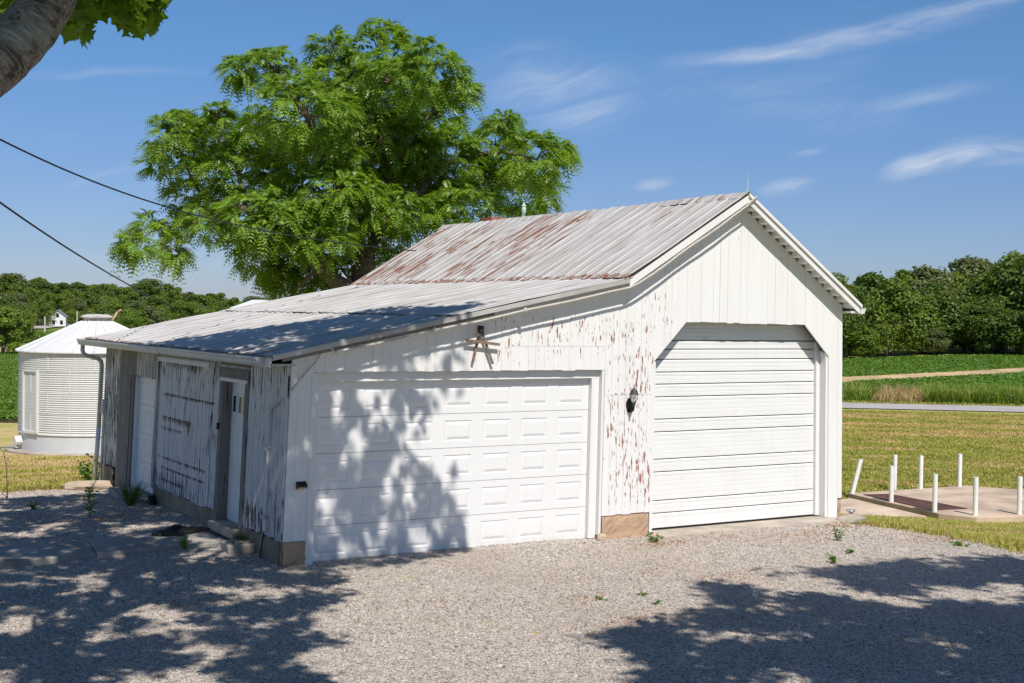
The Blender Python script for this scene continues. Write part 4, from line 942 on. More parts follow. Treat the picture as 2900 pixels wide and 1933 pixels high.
# ------------------------------------------------------------------ grain bin
BC = np.array([4.30, 28.3, -1.28]); BR = 2.43
B = root('grain_bin', tuple(BC), 'round corrugated white grain bin with conical roof beyond the garage', 'grain bin')
m, t = new_mat('bin_steel'); v = oc(t)
st = t.range(t.noise(t.vscale(v, (2, 2, .25)), 1.0, 5.0), .5, .8)
c = t.mix(t.math('MULTIPLY', st, .35), (.66, .66, .65), (.50, .46, .42)); finish(t, principled(t, c, .5, spec=.4, metal=.0)); BIN = m
BINB = simple('bin_base_paint', (.56, .57, .58), .55, .06, 1.0, .1)
NA = 72
def wavering(z0, z1, waves, r, name):
    b = MB(); nz = waves*8; prof = [(r+.016*math.sin(2*math.pi*waves*i/nz), z0+(z1-z0)*i/nz) for i in range(nz+1)]
    b.lathe(prof, BC, NA); return b.build(name, BIN, B, smooth=True, recalc=False)
MB().lathe([(BR+.42, -.15), (BR+.42, .06), (BR+.40, .08), (0, .085)], BC, 48).build('foundation_slab', CONC, B)
MB().lathe([(BR-.01, .07), (BR-.01, .62)], BC, NA).build('base_ring', BINB, B, smooth=True, recalc=False)
MB().lathe([(BR+.005, .60), (BR+.03, .61), (BR+.03, .64), (BR+.005, .65)], BC, NA).build('seam_band', BIN, B, recalc=False)
zs = [.63, 1.30, 1.97, 2.64, 3.27]
for k in range(4): wavering(zs[k], zs[k+1]+.02, 10, BR+(.006 if k % 2 else 0), 'wall_ring')
for k in range(4):
    for j in range(7):
        a = -2.75+j*.62+(.31 if k % 2 else 0); p = [(BC[0]+(BR+.020)*math.cos(a), BC[1]+(BR+.020)*math.sin(a), BC[2]+z) for z in (zs[k], zs[k+1])]
        MB().bar(p[0], p[1], .035, .012, (math.cos(a), math.sin(a), 0)).build('lap_seam', BIN, B)
NP_ = 24; EV, PK, CR = 3.27, 4.25, .42
for k in range(NP_):
    a0, a1 = 2*math.pi*k/NP_, 2*math.pi*(k+1)/NP_; b = MB(); am = (a0+a1)/2
    def rp2(r, a, z): return (BC[0]+r*math.cos(a), BC[1]+r*math.sin(a), BC[2]+z)
    Rr = BR+.11; sl = lambda r: PK-(PK-EV+.02)*(r-CR)/(Rr-CR)
    b.add([rp2(CR, a0, PK), rp2(CR, a1, PK), rp2(Rr, a1, sl(Rr)), rp2(Rr, am, sl(Rr)), rp2(Rr, a0, sl(Rr)), rp2(Rr, a0, sl(Rr)-.03), rp2(Rr, am, sl(Rr)-.03), rp2(Rr, a1, sl(Rr)-.03)], [(0, 4, 3, 2, 1), (4, 5, 6, 3), (3, 6, 7, 2)])
    e = .035; 
    b.add([rp2(CR, a0-.03, PK+.003), rp2(CR, a0, PK+.03), rp2(CR, a0+.03, PK+.003), rp2(Rr, a0-.012, sl(Rr)+.003), rp2(Rr, a0, sl(Rr)+e), rp2(Rr, a0+.012, sl(Rr)+.003)], [(0, 1, 4, 3), (1, 2, 5, 4), (3, 4, 5)])
    b.build('roof_panel', ROOFM if False else BIN, B)
MB().lathe([(CR+.0, PK-.02), (CR+.0, PK+.10), (CR+.12, PK+.10), (CR+.12, PK+.13), (CR-.05, PK+.20), (0, PK+.22)], BC, 16).build('roof_cap', simple('bin_cap_metal', (.45, .42, .40), .6, .2, 4.0, .2), B)
# walk-in door on the left flank
da = 3.52
def bpnt(a, r, z): return (BC[0]+r*math.cos(a), BC[1]+r*math.sin(a), BC[2]+z)
hw = .15
df = MB()
for aa in (da-hw, da+hw): df.bar(bpnt(aa, BR+.03, .66), bpnt(aa, BR+.03, 2.66), .07, .11, (math.cos(da), math.sin(da), 0))
for z in (.68, 2.64): df.bar(bpnt(da-hw, BR+.03, z), bpnt(da+hw, BR+.03, z), .07, .11, (math.cos(da), math.sin(da), 0))
df.build('door_frame', BIN, B)
MB().hexa([bpnt(da-hw, BR-.02, .7), bpnt(da+hw, BR-.02, .7), bpnt(da+hw, BR+.04, .7), bpnt(da-hw, BR+.04, .7), bpnt(da-hw, BR-.02, 2.62), bpnt(da+hw, BR-.02, 2.62), bpnt(da+hw, BR+.04, 2.62), bpnt(da-hw, BR+.04, 2.62)]).build('door', BINB, B)
MB().tube([bpnt(3.25, BR-.1, .38), bpnt(3.25, BR+.22, .36)], .15, 14).build('drain_pipe', PVC, B, smooth=False)
sp0, sp1, sp2 = vw(258, 735, 49), vw(270, 716, 49), vw(279, 711, 49)
b = MB().tube([tuple(sp0-np.array([.25, 0, .9])), tuple(sp0), tuple(sp1)], [.035, .035, .04], 10); b.tube([tuple(sp1), tuple(sp2)], [.045, .03], 8); b.tube([tuple(sp0-np.array([.25, 0, .9])), tuple(sp0-np.array([.25, 0, 4.6]))], .05, 8)
tag(b.build('spout_pipe', simple('rusty_pipe', (.42, .25, .17), .8, .3, 8.0, .3), smooth=True), 'thin rusty spout pipe sticking up right behind the bin cap', 'pipe')

# ------------------------------------------------------------------ wires
WIRE = simple('wire_black', (.015, .015, .016), .6, .1)
def wire(pts, r, lab, name='power_line'):
    pts = np.array(pts); tt = np.linspace(0, len(pts)-1, 80); s = np.arange(len(pts)); A_ = np.polyfit(s, pts, min(3, len(pts)-1)); p = sum(A_[i][None]*tt[:, None]**(len(A_)-1-i) for i in range(len(A_)))
    tag(MB().tube([tuple(q) for q in p], r, 6).build(name, WIRE, smooth=True), lab, 'wire')
wire([vw(-260, 190, 14), vw(0, 325, 16), vw(360, 465, 20), vw(700, 545, 25), vw(1140, 588, 31)], .011, 'upper black overhead wire crossing the sky in front of the big tree')
wire([vw(-260, 255, 14), vw(0, 460, 16), vw(200, 600, 21), vw(395, 705, 29), vw(520, 760, 36)], .012, 'lower black overhead wire running down behind the shed roof')

# ------------------------------------------------------------------ bean fields, tall grass, lawn
SOY = leaf_mat('bean_leaf', (.070, .150, .012), (.175, .290, .034), .34)
TALL = leaf_mat('tall_grass_leaf', (.105, .190, .018), (.290, .410, .060), .38)
STRAW = leaf_mat('straw', (.36, .26, .11), (.66, .50, .27), .25, .8, .1)
BLADE = leaf_mat('lawn_blade', (.190, .225, .030), (.470, .455, .120), .32, .6, .2)
def quad_pts(c, n):
    c = np.array([q[:2] for q in c]); u, v = rng.random(n)[:, None], rng.random(n)[:, None]
    return (c[0]*(1-u)+c[1]*u)*(1-v)+(c[3]*(1-u)+c[2]*u)*v
def beans(name, corners, n, size, hgt, label):
    p = quad_pts(corners, n); p += .12*rng.normal(size=p.shape)
    hmod = .75+.5*vnoise(p[:, 0], p[:, 1], 2.3, 31)
    rowd = np.abs(((p @ nd_)/.76) % 1-.5)*2       # rows run along the road
    z = gz(p[:, 0], p[:, 1])+hgt*hmod*(1-.45*(1-rowd)**2)*rng.uniform(.55, 1.0, n)
    a, b, c = nframes(np.tile([0, -.15, 1.0], (n, 1)), .5); s = size*rng.uniform(.6, 1.25, n)
    v, f = cards(np.concatenate([p, z[:, None]], 1), a, b, s, s*.42, s*.1, c)
    o = link(name, mesh_from(name, v, f), SOY, kind='stuff'); o['label'] = label; return o
og = on_ground
F1 = [og(2330, 1074, 40), og(2960, 1041, 40), og(2960, 1000, 40), og(2330, 1021, 40)]
F2 = [og(2420, 1128, 40), og(2960, 1136, 40), og(2960, 1053, 40), og(2420, 1084, 40)]
for F in (F1, F2): ground_patch('field', [q[:2] for q in F], SOIL, .03, 50, 30)
ground_patch('field_margin', [og(2330, 1090, 40)[:2], og(2960, 1055, 40)[:2], og(2960, 1040, 40)[:2], og(2330, 1071, 40)[:2]], DRY, .10, 50, 10)
beans('bean_field', F1, 80000, .20, .13, 'green bean field below the wood edge'); beans('bean_field', F2, 70000, .17, .13, 'green bean field between the tall grass and the dry strip')
FL = [og(-90, 1197, 30), og(330, 1200, 30), og(330, 1006, 40), og(-90, 1004, 40)]
ground_patch('field', [q[:2] for q in FL], SOIL, .02, 30, 40)
beans('bean_field', FL, 90000, .15, .50, 'green bean field left of the grain bin')
FL2 = [og(60, 972, 60), og(420, 972, 60), og(420, 944, 60), og(60, 944, 60)]
ground_patch('field', [q[:2] for q in FL2], SOIL, .05, 30, 12); beans('bean_field', FL2, 26000, .45, .4, 'far green field beyond the bin roof')
ground_patch('field_margin', [og(-90, 1004, 40)[:2], og(180, 1004, 40)[:2], og(180, 986, 40)[:2], og(-90, 986, 40)[:2]], DRY, .06, 20, 6)
def blades(name, p, hgt, wd, mat, lean_=.5, label=None, bend=True):
    n = len(p); ph = rng.uniform(0, 6.28, n); d = np.stack([np.cos(ph), np.sin(ph), 0*ph], -1); w_ = np.stack([-np.sin(ph), np.cos(ph), 0*ph], -1)
    h = hgt*rng.uniform(.55, 1.25, n); l = lean_*h*rng.uniform(.2, 1.2, n); z = np.array([0, 0, 1.0])
    P = p; wv = w_*(wd*rng.uniform(.7, 1.3, n))[:, None]
    m_ = P+d*(l*.35)[:, None]+z*(h*.62)[:, None]; tp = P+d*l[:, None]+z*(h*np.where(rng.random(n) < .5, 1.0, .8))[:, None]
    v = np.stack([P-wv, P+wv, m_+wv*.8, m_-wv*.8, tp], 1).reshape(-1, 3); i = np.arange(n)[:, None]*5
    f = np.concatenate([i+np.array([[0, 1, 2]]), i+np.array([[0, 2, 3]]), i+np.array([[3, 2, 4]])], 0)
    o = link(name, mesh_from(name, v, f), mat, kind='stuff')
    if label: o['label'] = label
    return o
def band_pts(u0, u1, v0a, v0b, depth, n):
    a, b = og(u0, v0a, 40), og(u1, v0b, 40); t_ = rng.random(n); p = a[:2]*(1-t_[:, None])+b[:2]*t_[:, None]+nd_*(rng.random(n)*depth)[:, None]
    return np.concatenate([p, gz(p[:, 0], p[:, 1])[:, None]], 1)
pg_ = band_pts(2330, 2960, 1139, 1153, 5.0, 16000)
uu = world_px(pg_)[:, 0]; clump = ((uu < 2470) | (uu > 2625)) & (vnoise(pg_[:, 0], pg_[:, 1], 1.1, 77) > .25)
blades('tall_grass', pg_[clump], .82, .024, TALL, .9, 'tall green grass along the far side of the road')
blades('dry_weeds', pg_[~clump][:5000], .50, .016, STRAW, .8, 'dry tan weeds along the far side of the road')
pgt = pg_[rng.random(len(pg_)) < .12]; blades('dry_weeds', pgt+np.array([0, 0, .3]), .55, .010, STRAW, .5, 'tan seed heads above the tall roadside grass')
blades('verge_grass', band_pts(2330, 2960, 1143, 1155, 2.0, 6000), .16, .02, BLADE, .6, 'low green verge beside the road')
# mown lawn: blades where they can be told apart, right of the yard and left beyond it
def lawn_pts(n, xr, yr):
    x = rng.uniform(*xr, n); y = rng.uniform(*yr, n); q = world_px(np.stack([x, y, gz(x, y)], -1))
    ok = (q[:, 0] > -150) & (q[:, 0] < 3050) & (q[:, 1] < 2000) & ~gravel_mask(x, y) & ~((x > -.1) & (x < 10.1) & (y > -.05) & (y < 9.8)) & ~in_poly(x, y, [(17.7, 4.4), (18.0, 3.6), (22.3, 2.5), (23.7, 5.6), (22.6, 7.85), (18.3, 8.1)]) & ~in_poly(x, y, [(15.9, 5.95), (17.6, 4.75), (18.2, 7.8), (17.0, 7.4)])
    x, y = x[ok], y[ok]; return np.stack([x, y, gz(x, y)-.005], -1)
pr = lawn_pts(190000, (9.6, 30), (-7, 14))
dryness = vnoise(pr[:, 0]*.9+pr[:, 1]*.4, pr[:, 1], .9, 12)*.6+vnoise(pr[:, 0], pr[:, 1], .35, 13)*.4
edge = np.clip(1-np.abs(pr[:, 0]-10.3)/.9, 0, 1)
dr_m = rng.random(len(pr)) < np.clip((dryness-.42)*3.2, .06, .8)
blades('lawn_grass', pr[~dr_m], .055, .006, BLADE, .9, 'mown green lawn right of the garage'); blades('dry_grass', pr[dr_m], .05, .006, STRAW, 1.2, 'sun-burnt patches of the lawn right of the garage')
pl_ = lawn_pts(60000, (-9, 5), (8.6, 27)); dm_ = vnoise(pl_[:, 0], pl_[:, 1]*2.2, 2.4, 15) > .42
near = pl_[:, 1] < 11; dm_ &= ~(near & (rng.random(len(pl_)) < .75))
blades('lawn_grass', pl_[~dm_], .08, .010, BLADE, .9, 'green grass along the far edge of the gravel'); blades('dry_grass', pl_[dm_], .055, .009, STRAW, 1.2, 'straw coloured lawn in front of the grain bin')
pf = lawn_pts(420000, (16, 52), (-4, 36)); of_ = (pf[:, :2]-rm_) @ nd_; pf = pf[(of_ < -2.6) & (np.hypot(pf[:, 0]-CAM[0], pf[:, 1]-CAM[1]) > 33)]; of_ = (pf[:, :2]-rm_) @ nd_
al_ = (pf[:, :2]-rm_) @ dr
dfx = vnoise(al_*.16, of_, .75, 71)*.6+vnoise(al_, of_, .9, 72)*.4+np.where((of_ > -17) & (of_ < -9.2), .22, 0)+np.where((of_ > -7.6) & (of_ < -4), .16, -.02)
dmf = rng.random(len(pf)) < np.clip((dfx-.50)*3.5, .04, .92)
blades('lawn_grass', pf[~dmf], .075, .016, BLADE, 1.2, 'mown green lawn between the pad and the road'); blades('dry_grass', pf[dmf], .06, .016, STRAW, 1.4, 'sun-burnt streaks of the lawn before the road')
# rough fringe where gravel meets grass
pe = np.concatenate([np.stack([10.15+rng.normal(size=3500)*.18, rng.uniform(-7, .2, 3500)], -1), np.stack([rng.uniform(-5, -.6, 2600), 9.15+rng.normal(size=2600)*.16], -1)]); pe = np.concatenate([pe, gz(pe[:, 0], pe[:, 1])[:, None]], 1)
k_ = rng.random(len(pe)) < .55
blades('edge_grass', pe[k_], .12, .007, BLADE, .8, 'ragged green fringe of the gravel'); blades('edge_straw', pe[~k_], .09, .006, STRAW, 1.1, 'dead grass along the edge of the gravel')
# dead orange wisps and tiny weeds on the gravel
DEAD = leaf_mat('dead_litter', (.30, .12, .045), (.52, .27, .11), .2, .9, .1)
cl_ = []
for cx, cy, n, s_ in [(2.4, -3.4, 60, .5), (3.3, -2.6, 60, .5), (3.9, -5.0, 60, .4), (2.2, -4.6, 90, .35), (5.7, -.75, 120, .3), (8.3, -1.2, 160, .45), (9.4, -.7, 160, .35), (7.0, -.8, 70, .4), (-1.2, 4.4, 150, .35), (-2.2, 5.2, 90, .4), (1.0, -2.8, 50, .5), (5.0, -3.1, 80, .35), (-1.5, -1.5, 60, .4), (-.8, 5.0, 60, .3), (9.8, -2.5, 90, .3), (4.6, -2.0, 50, .6)]:
    cl_.append(np.stack([cx+rng.normal(size=n)*s_, cy+rng.normal(size=n)*s_*.5], -1))
cl_ = np.concatenate(cl_); ok = gravel_mask(cl_[:, 0], cl_[:, 1]) & ~((cl_[:, 0] > -.1) & (cl_[:, 1] > -.1)); cl_ = cl_[ok]
blades('dead_litter', np.concatenate([cl_, (yard_z(cl_[:, 0], cl_[:, 1])+.012)[:, None]], 1), .016, .008, DEAD, 5.0, 'scattered dead orange litter on the gravel')

# ------------------------------------------------------------------ small plants, stones, oddments
WEED = leaf_mat('weed_leaf', (.05, .12, .015), (.14, .25, .04), .35)
def weed(x, y, h, n, label, spread=.12, blade=False, z=None, lw_=.05):
    z = (yard_z(x, y) if gravel_mask(np.array([x]), np.array([y]))[0] else gz(x, y)) if z is None else z; z = float(np.asarray(z).ravel()[0])
    e = root('weed', (x, y, z), label, 'weed'); P = []; st = MB()
    V = []; Fc = []; base = 0
    for k in range(n):
        a = rng.uniform(0, 6.28); l = rng.uniform(.3, 1)*spread; hh = h*rng.uniform(.5, 1)
        tip = np.array([x+l*math.cos(a), y+l*math.sin(a), z+hh]); st.tube([(x+rng.normal()*.012, y+rng.normal()*.012, z-.01), tuple((np.array([x, y, z])*.4+tip*.6)+np.array([0, 0, hh*.12])), tuple(tip)], [.004, .003, .0015], 4)
        if not blade:
            for q in range(6):
                f = .35+.65*q/5; P.append(np.array([x, y, z])*(1-f)+tip*f)
        else: P.append(tip)
    st.build('stem', WEED, e, recalc=False)
    P = np.array(P); m_ = len(P)
    if blade:
        a, b, c = frames(m_, (P-np.array([x, y, z]))*2/h, .5); v, f = cards(np.tile([x, y, z], (m_, 1))+rng.normal(size=(m_, 3))*np.array([.02, .02, 0]), a, b, h*rng.uniform(.7, 1.25, m_), np.full(m_, .0045), None)
    else:
        a, b, c = frames(m_, None); a[:, 2] *= .4; s_ = lw_*rng.uniform(.7, 1.3, m_); v, f = cards(P, a, b, s_*1.6, s_*.4, s_*.1, c)
    link('leaves', mesh_from('leaves', v, f), WEED, e)
weed(-.45, 5.75, .46, 90, 'big clump of green grass at the foot of the small overhead door', .35, True)
weed(-.95, 6.5, .36, 7, 'leafy weed on the gravel left of the big grass clump', .12)
weed(-1.35, 4.75, .42, 6, 'bright green leafy weed standing before the concrete walk', .14)
weed(-1.9, 6.3, .20, 20, 'low tuft of grass on the gravel near the lawn edge', .15, True)
weed(-.85, 1.42, .24, 22, 'tuft of grass at the near edge of the concrete walk', .12, True)
weed(-.10, 1.30, .22, 26, 'shady weeds tucked between step block and wall', .14, True)
weed(-.18, 1.05, .16, 10, 'small leafy weed growing over the step block', .16, lw_=.04)
weed(7.05, -2.9, .13, 9, 'small weed on the open gravel before the ribbed door', .14, lw_=.035)
weed(8.25, -1.75, .26, 8, 'tallest weed on the gravel near the right garage corner', .14, lw_=.035)
weed(7.75, -2.5, .08, 6, 'tiny weed on the gravel between two larger weeds', .08, lw_=.03)
weed(5.70, -.55, .15, 8, 'weed at the left end of the ribbed door apron', .13, lw_=.04)
weed(-.15, 9.95, .55, 16, 'leafy green shrub growing round the downspout foot', .26, lw_=.075)
weed(9.55, -3.0, .06, 8, 'flat green weed at the lawn edge in the right shade', .18, lw_=.04)
for (x, y) in [(2.65, -3.55), (3.05, -4.05), (3.2, -3.6)]: weed(x, y, .045, 7, 'tiny green sprout on the sunlit gravel', .10, lw_=.022)
for o in list(COL.objects):
    if o.get('label') == 'tiny green sprout on the sunlit gravel': o['group'] = 'sprouts on the gravel'
def stone(x, y, z, sx, sy, sz, mat, name, label, seed, rz=0):
    bm = bmesh.new(); bmesh.ops.create_icosphere(bm, subdivisions=3, radius=1.0); r = np.random.default_rng(seed); ph = r.uniform(0, 6.28, 6)
    for vv in bm.verts:
        p = vv.co; d = 1+.10*math.sin(3*p.x+ph[0])*math.cos(2.5*p.y+ph[1])+.07*math.sin(6*p.y+5*p.z+ph[2])+.03*math.sin(13*p.x+ph[3])*math.sin(11*p.y+ph[4])
        q = Vector((p.x*d*sx, p.y*d*sy, max(-.6, min(.8, p.z))*d*sz)); q.rotate(Matrix.Rotation(rz, 3, 'Z')); vv.co = q+Vector((x, y, z))
    me = bpy.data.meshes.new(name); bm.to_mesh(me); bm.free(); o = link(name, me, mat); return tag(o, label, 'stone')
LIME = simple('limestone', (.46, .36, .26), .95, .18, 4.0, .7, bd=.02)
stone(-.42, 8.75, .04, .50, .26, .15, LIME, 'limestone_slab', 'long tan stone lying at the far left corner of the garage', 3, -.2)
stone(9.98, -.33, -.02, .30, .26, .16, CONC, 'concrete_lump', 'rough grey concrete lump at the right garage corner', 5, .3)
stone(5.98, -.16, -.01, .17, .11, .09, LIME, 'corner_stone', 'flat stone between pier and ribbed door jamb', 8)
stone(5.05, -.09, .03, .085, .07, .10, LIME, 'corner_stone', 'pale stone at the foot of the wide door right jamb', 9)
stone(.16, -.13, -.01, .18, .12, .08, STUCCO, 'rubble_stone', 'broken stone at the foot of the near garage corner', 10)
sl = root('stake_light', (10.12, -.16, .05), 'small silver solar light lying on the concrete lump by the corner', 'solar light')
MB().lathe([(.001, .0), (.05, .01), (.085, .035), (.08, .05), (.001, .06)], (10.1, -.20, .115), 14).build('lamp_head', simple('silver_cap', (.6, .62, .66), .2, .05, metal=.8), sl, smooth=True)
MB().tube([(10.1, -.20, .12), (10.25, -.12, .02)], .012, 8).build('stake', BLACK, sl)
# black plastic sack lying on the walk
b = MB(); nx, ny = 40, 14; r = np.random.default_rng(11)
for i in range(nx+1):
    for j in range(ny+1):
        u, v_ = i/nx, j/ny; wv = .17*math.sin(math.pi*min(1, max(0, u*1.02)))**.6+.015; yy = (v_-.5)*2*wv
        hgt = .13*max(0, 1-(2*v_-1)**2)**.7*math.sin(math.pi*u)**.5*(.55+.45*math.sin(u*9+1)*math.sin(v_*5+u*3))+.012*r.random()
        b.v.append((-1.02+.92*u+.03*math.sin(v_*7), 2.40+.16*u+yy+.03*math.sin(u*11), .146+max(.004, hgt)))
for i in range(nx):
    for j in range(ny): b.f.append((i*(ny+1)+j, (i+1)*(ny+1)+j, (i+1)*(ny+1)+j+1, i*(ny+1)+j+1))
m, t = new_mat('black_plastic'); finish(t, principled(t, (.012, .012, .013), .38, bump(t, t.noise(oc(t), 26.0, 4.0, .6, .6), .8, .02), spec=.45))
tag(b.build('plastic_sack', m, smooth=True, recalc=False), 'crumpled black plastic sack on the concrete walk by the entry door', 'sack')
b = MB(); 
for k in range(5): b.tube([(-.10+.04*math.cos(a+k), 5.72+.05*k*.3+.08*math.sin(a+k), .12+.025*k+.02*math.sin(3*a)) for a in np.linspace(0, 6.28, 20)], .022, 6)
tag(b.build('hose_coil', BLACK, smooth=True), 'small heap of black hose beside the small overhead door', 'hose')
# bent garden hook at the left margin
h0 = px_at(22, 1300, 24.6); b = MB(); hz0 = gz(h0[0], h0[1])
b.tube([(h0[0], h0[1], hz0-.05), (h0[0]-.02, h0[1], hz0+.55), (h0[0]-.07, h0[1], hz0+.85), (h0[0]-.22, h0[1], hz0+1.0), (h0[0]-.30, h0[1], hz0+.98)], .009, 8); b.tube([(h0[0]-.30, h0[1], hz0+.93), (h0[0]-.05, h0[1]-.02, hz0+.93), (h0[0]+.12, h0[1]-.03, hz0+.92)], .008, 8)
tag(b.build('garden_hook', simple('grey_iron', (.16, .155, .15), .6, .2), smooth=True), 'bent grey garden hook standing at the left edge of the lawn', 'garden hook')

# ------------------------------------------------------------------ walnut tree behind the garage
WAL = leaf_mat('walnut_leaf', (.070, .160, .012), (.265, .420, .046), .42, .38, .45)
TD = 34.0
T = root('walnut_tree', (7.4, 15.2, -1.0), 'big spreading green tree with feathery leaves behind the garage', 'tree')
LOBES = [(870, 118, 92, 62), (985, 165, 78, 72), (757, 108, 48, 42), (640, 165, 98, 50), (548, 160, 34, 26), (700, 255, 130, 85), (850, 235, 130, 95), (1000, 255, 70, 75), (500, 310, 85, 55), (400, 315, 68, 48), (375, 370, 48, 45), (500, 265, 28, 28),
         (550, 395, 115, 75), (720, 390, 130, 90), (880, 390, 125, 95), (1015, 375, 100, 85), (1140, 345, 85, 68), (1230, 365, 70, 62), (1200, 435, 85, 58), (1155, 285, 34, 28), (1065, 460, 85, 55), (930, 485, 85, 55), (760, 500, 115, 60), (600, 490, 105, 60),
         (460, 455, 75, 48), (362, 520, 55, 36), (310, 560, 34, 22), (392, 568, 42, 26), (590, 585, 46, 40), (690, 580, 85, 55), (800, 630, 95, 45), (650, 640, 44, 34), (880, 555, 60, 45), (1010, 505, 36, 26), (740, 655, 90, 30), (1060, 210, 28, 40), (940, 620, 40, 20), (420, 280, 40, 26), (1290, 350, 20, 24), (870, 320, 140, 80), (760, 450, 130, 70), (650, 525, 95, 50), (560, 535, 60, 36), (745, 560, 75, 42), (480, 505, 55, 34), (930, 440, 110, 60), (620, 300, 90, 60), (1090, 400, 80, 55), (900, 180, 90, 60), (780, 190, 80, 60), (640, 610, 60, 36)]
pxm = TD/FPX*2900/2352
lob3 = []
for i, (x, y, rx, ry) in enumerate(LOBES):
    dd = rng.uniform(-2.6, 2.6) if rx > 60 else rng.uniform(-1.5, 1.5)
    if y > 560: dd = abs(dd)*.5
    if i in (41, 42, 43, 44): dd = -2.0
    lob3.append((vw(x, y, TD+dd), .94*rx*pxm*(1+dd/TD), .94*ry*pxm*(1+dd/TD)))
LF = []; tw = MB()
for c, rx, rz in lob3:
    n = max(18, int(rx*rz*108))
    d = rng.normal(size=(n, 3)); d[:, 2] += .15; d /= np.linalg.norm(d, axis=1)[:, None]
    ry_ = (rx+rz)/2*1.1; rr = .5+.5*rng.random((n, 1))**.6
    P = c+d*np.array([rx, ry_, rz])*rr
    LF.append(np.concatenate([P, d], 1))
    for q in range(0, n, 8):
        mp = (c+P[q])/2+np.array([0, 0, .12]); tw.tube([tuple(c-np.array([0, 0, .1])), tuple(mp), tuple(P[q])], [.022, .014, .006], 4, caps=False)
LF = np.concatenate(LF)
# every cluster: a rosette of drooping compound leaves
V = []; NL = 15
allP = []; allA = []; allB = []; allL = []; allN = []
for P in LF:
    k = int(rng.integers(4, 8)); out = P[3:]
    for j in range(k):
        a0 = rng.uniform(0, 6.28); d = np.array([math.cos(a0), math.sin(a0), rng.uniform(-.45, .75)])+out*.9; d /= np.linalg.norm(d)
        Ll = rng.uniform(.34, .58); side = np.cross(d, [0, 0, 1.0]); ns = np.linalg.norm(side)
        if ns < 1e-3: continue
        side /= ns; drp = rng.uniform(.35, 1.0); roll = rng.normal()*.5
        ts = np.linspace(.18, 1, NL//2+1)
        pts = P[:3]+d*(ts*Ll)[:, None]-np.array([0, 0, 1.0])*(drp*Ll*ts**2)[:, None]
        tg = d-np.array([0, 0, 1.0])*(2*drp*ts)[:, None]; tg /= np.linalg.norm(tg, axis=1)[:, None]
        nrm = np.cross(side[None], tg); sd2 = side*math.cos(roll)+nrm*math.sin(roll)
        ll = .118*np.sin(np.clip(ts*.9+.12, 0, 1)*math.pi)**.5+.02
        for s_ in (-1, 1):
            aa = sd2*s_*.88+tg*.42-np.array([0, 0, .28]); aa /= np.linalg.norm(aa, axis=1)[:, None]
            bb = np.cross(aa, nrm); bb /= np.linalg.norm(bb, axis=1)[:, None]
            allP.append(pts); allA.append(aa); allB.append(bb); allL.append(ll)
P = np.concatenate(allP); a = np.concatenate(allA); b_ = np.concatenate(allB); l_ = np.concatenate(allL)
i_ = np.arange(len(P))[:, None]*4; vq = np.stack([P, P+a*(l_*.4)[:, None]+b_*(l_*.19)[:, None], P+a*l_[:, None], P+a*(l_*.4)[:, None]-b_*(l_*.19)[:, None]], 1).reshape(-1, 3)
link('crown', mesh_from('crown', vq, i_+np.arange(4)[None]), WAL, T)
print('walnut leaflets', len(P))
def limb(pts, rads, par, mat, name='limb', n=9, jit=.10):
    c = np.array(pts); s = np.linspace(0, len(c)-1, 6*(len(c)-1)+1); A_ = np.stack([np.interp(s, range(len(c)), c[:, k]) for k in range(3)], -1)
    for _ in range(3): A_[1:-1] = .25*A_[:-2]+.5*A_[1:-1]+.25*A_[2:]
    A_[1:-1] += rng.normal(size=A_[1:-1].shape)*np.interp(s, range(len(c)), rads)[1:-1, None]*jit
    return MB().tube([tuple(q) for q in A_], list(np.interp(s, range(len(c)), rads)), n).build(name, mat, par, smooth=True)
WB = simple('walnut_bark', (.17, .125, .09), .95, .35, 5.0, 1.0, bd=.04)
ft = vw(833, 640, TD); gt_ = np.array([ft[0], ft[1], -1.2])
limb([gt_, ft, vw(838, 590, TD)], [.42, .30, .25], T, WB, 'trunk', 12)
def to(l): return lob3[l][0]
limb([vw(838, 595, TD), vw(818, 545, TD), vw(800, 500, TD), vw(780, 420, TD), to(5), to(3)], [.20, .16, .15, .12, .08, .03], T, WB)
limb([vw(838, 600, TD), vw(862, 545, TD), vw(882, 500, TD), vw(890, 410, TD+.5), to(6), to(0)], [.19, .15, .14, .11, .08, .03], T, WB)
limb([ft-np.array([0, 0, .5]), vw(760, 640, TD-.5), vw(720, 595, TD-.5), vw(660, 550, TD-.5), to(23), to(24), to(9)], [.24, .20, .17, .13, .09, .05, .02], T, WB)
limb([vw(882, 500, TD), vw(960, 450, TD), to(15), to(16), to(17)], [.12, .10, .08, .06, .02], T, WB)
limb([vw(890, 410, TD+.5), vw(940, 320, TD), to(7), to(1)], [.10, .08, .06, .02], T, WB)
limb([vw(660, 550, TD-.5), vw(560, 480, TD), to(12), to(8)], [.10, .08, .06, .02], T, WB)
limb([vw(600, 520, TD), vw(480, 500, TD), vw(420, 520, TD), to(25), to(26)], [.07, .05, .04, .03, .01], T, WB)
limb([vw(735, 620, TD-.5), vw(700, 640, TD-.7), vw(690, 660, TD-.6)], [.06, .04, .02], T, WB)
tw.build('twigs', WB, T, recalc=False, kind='stuff')

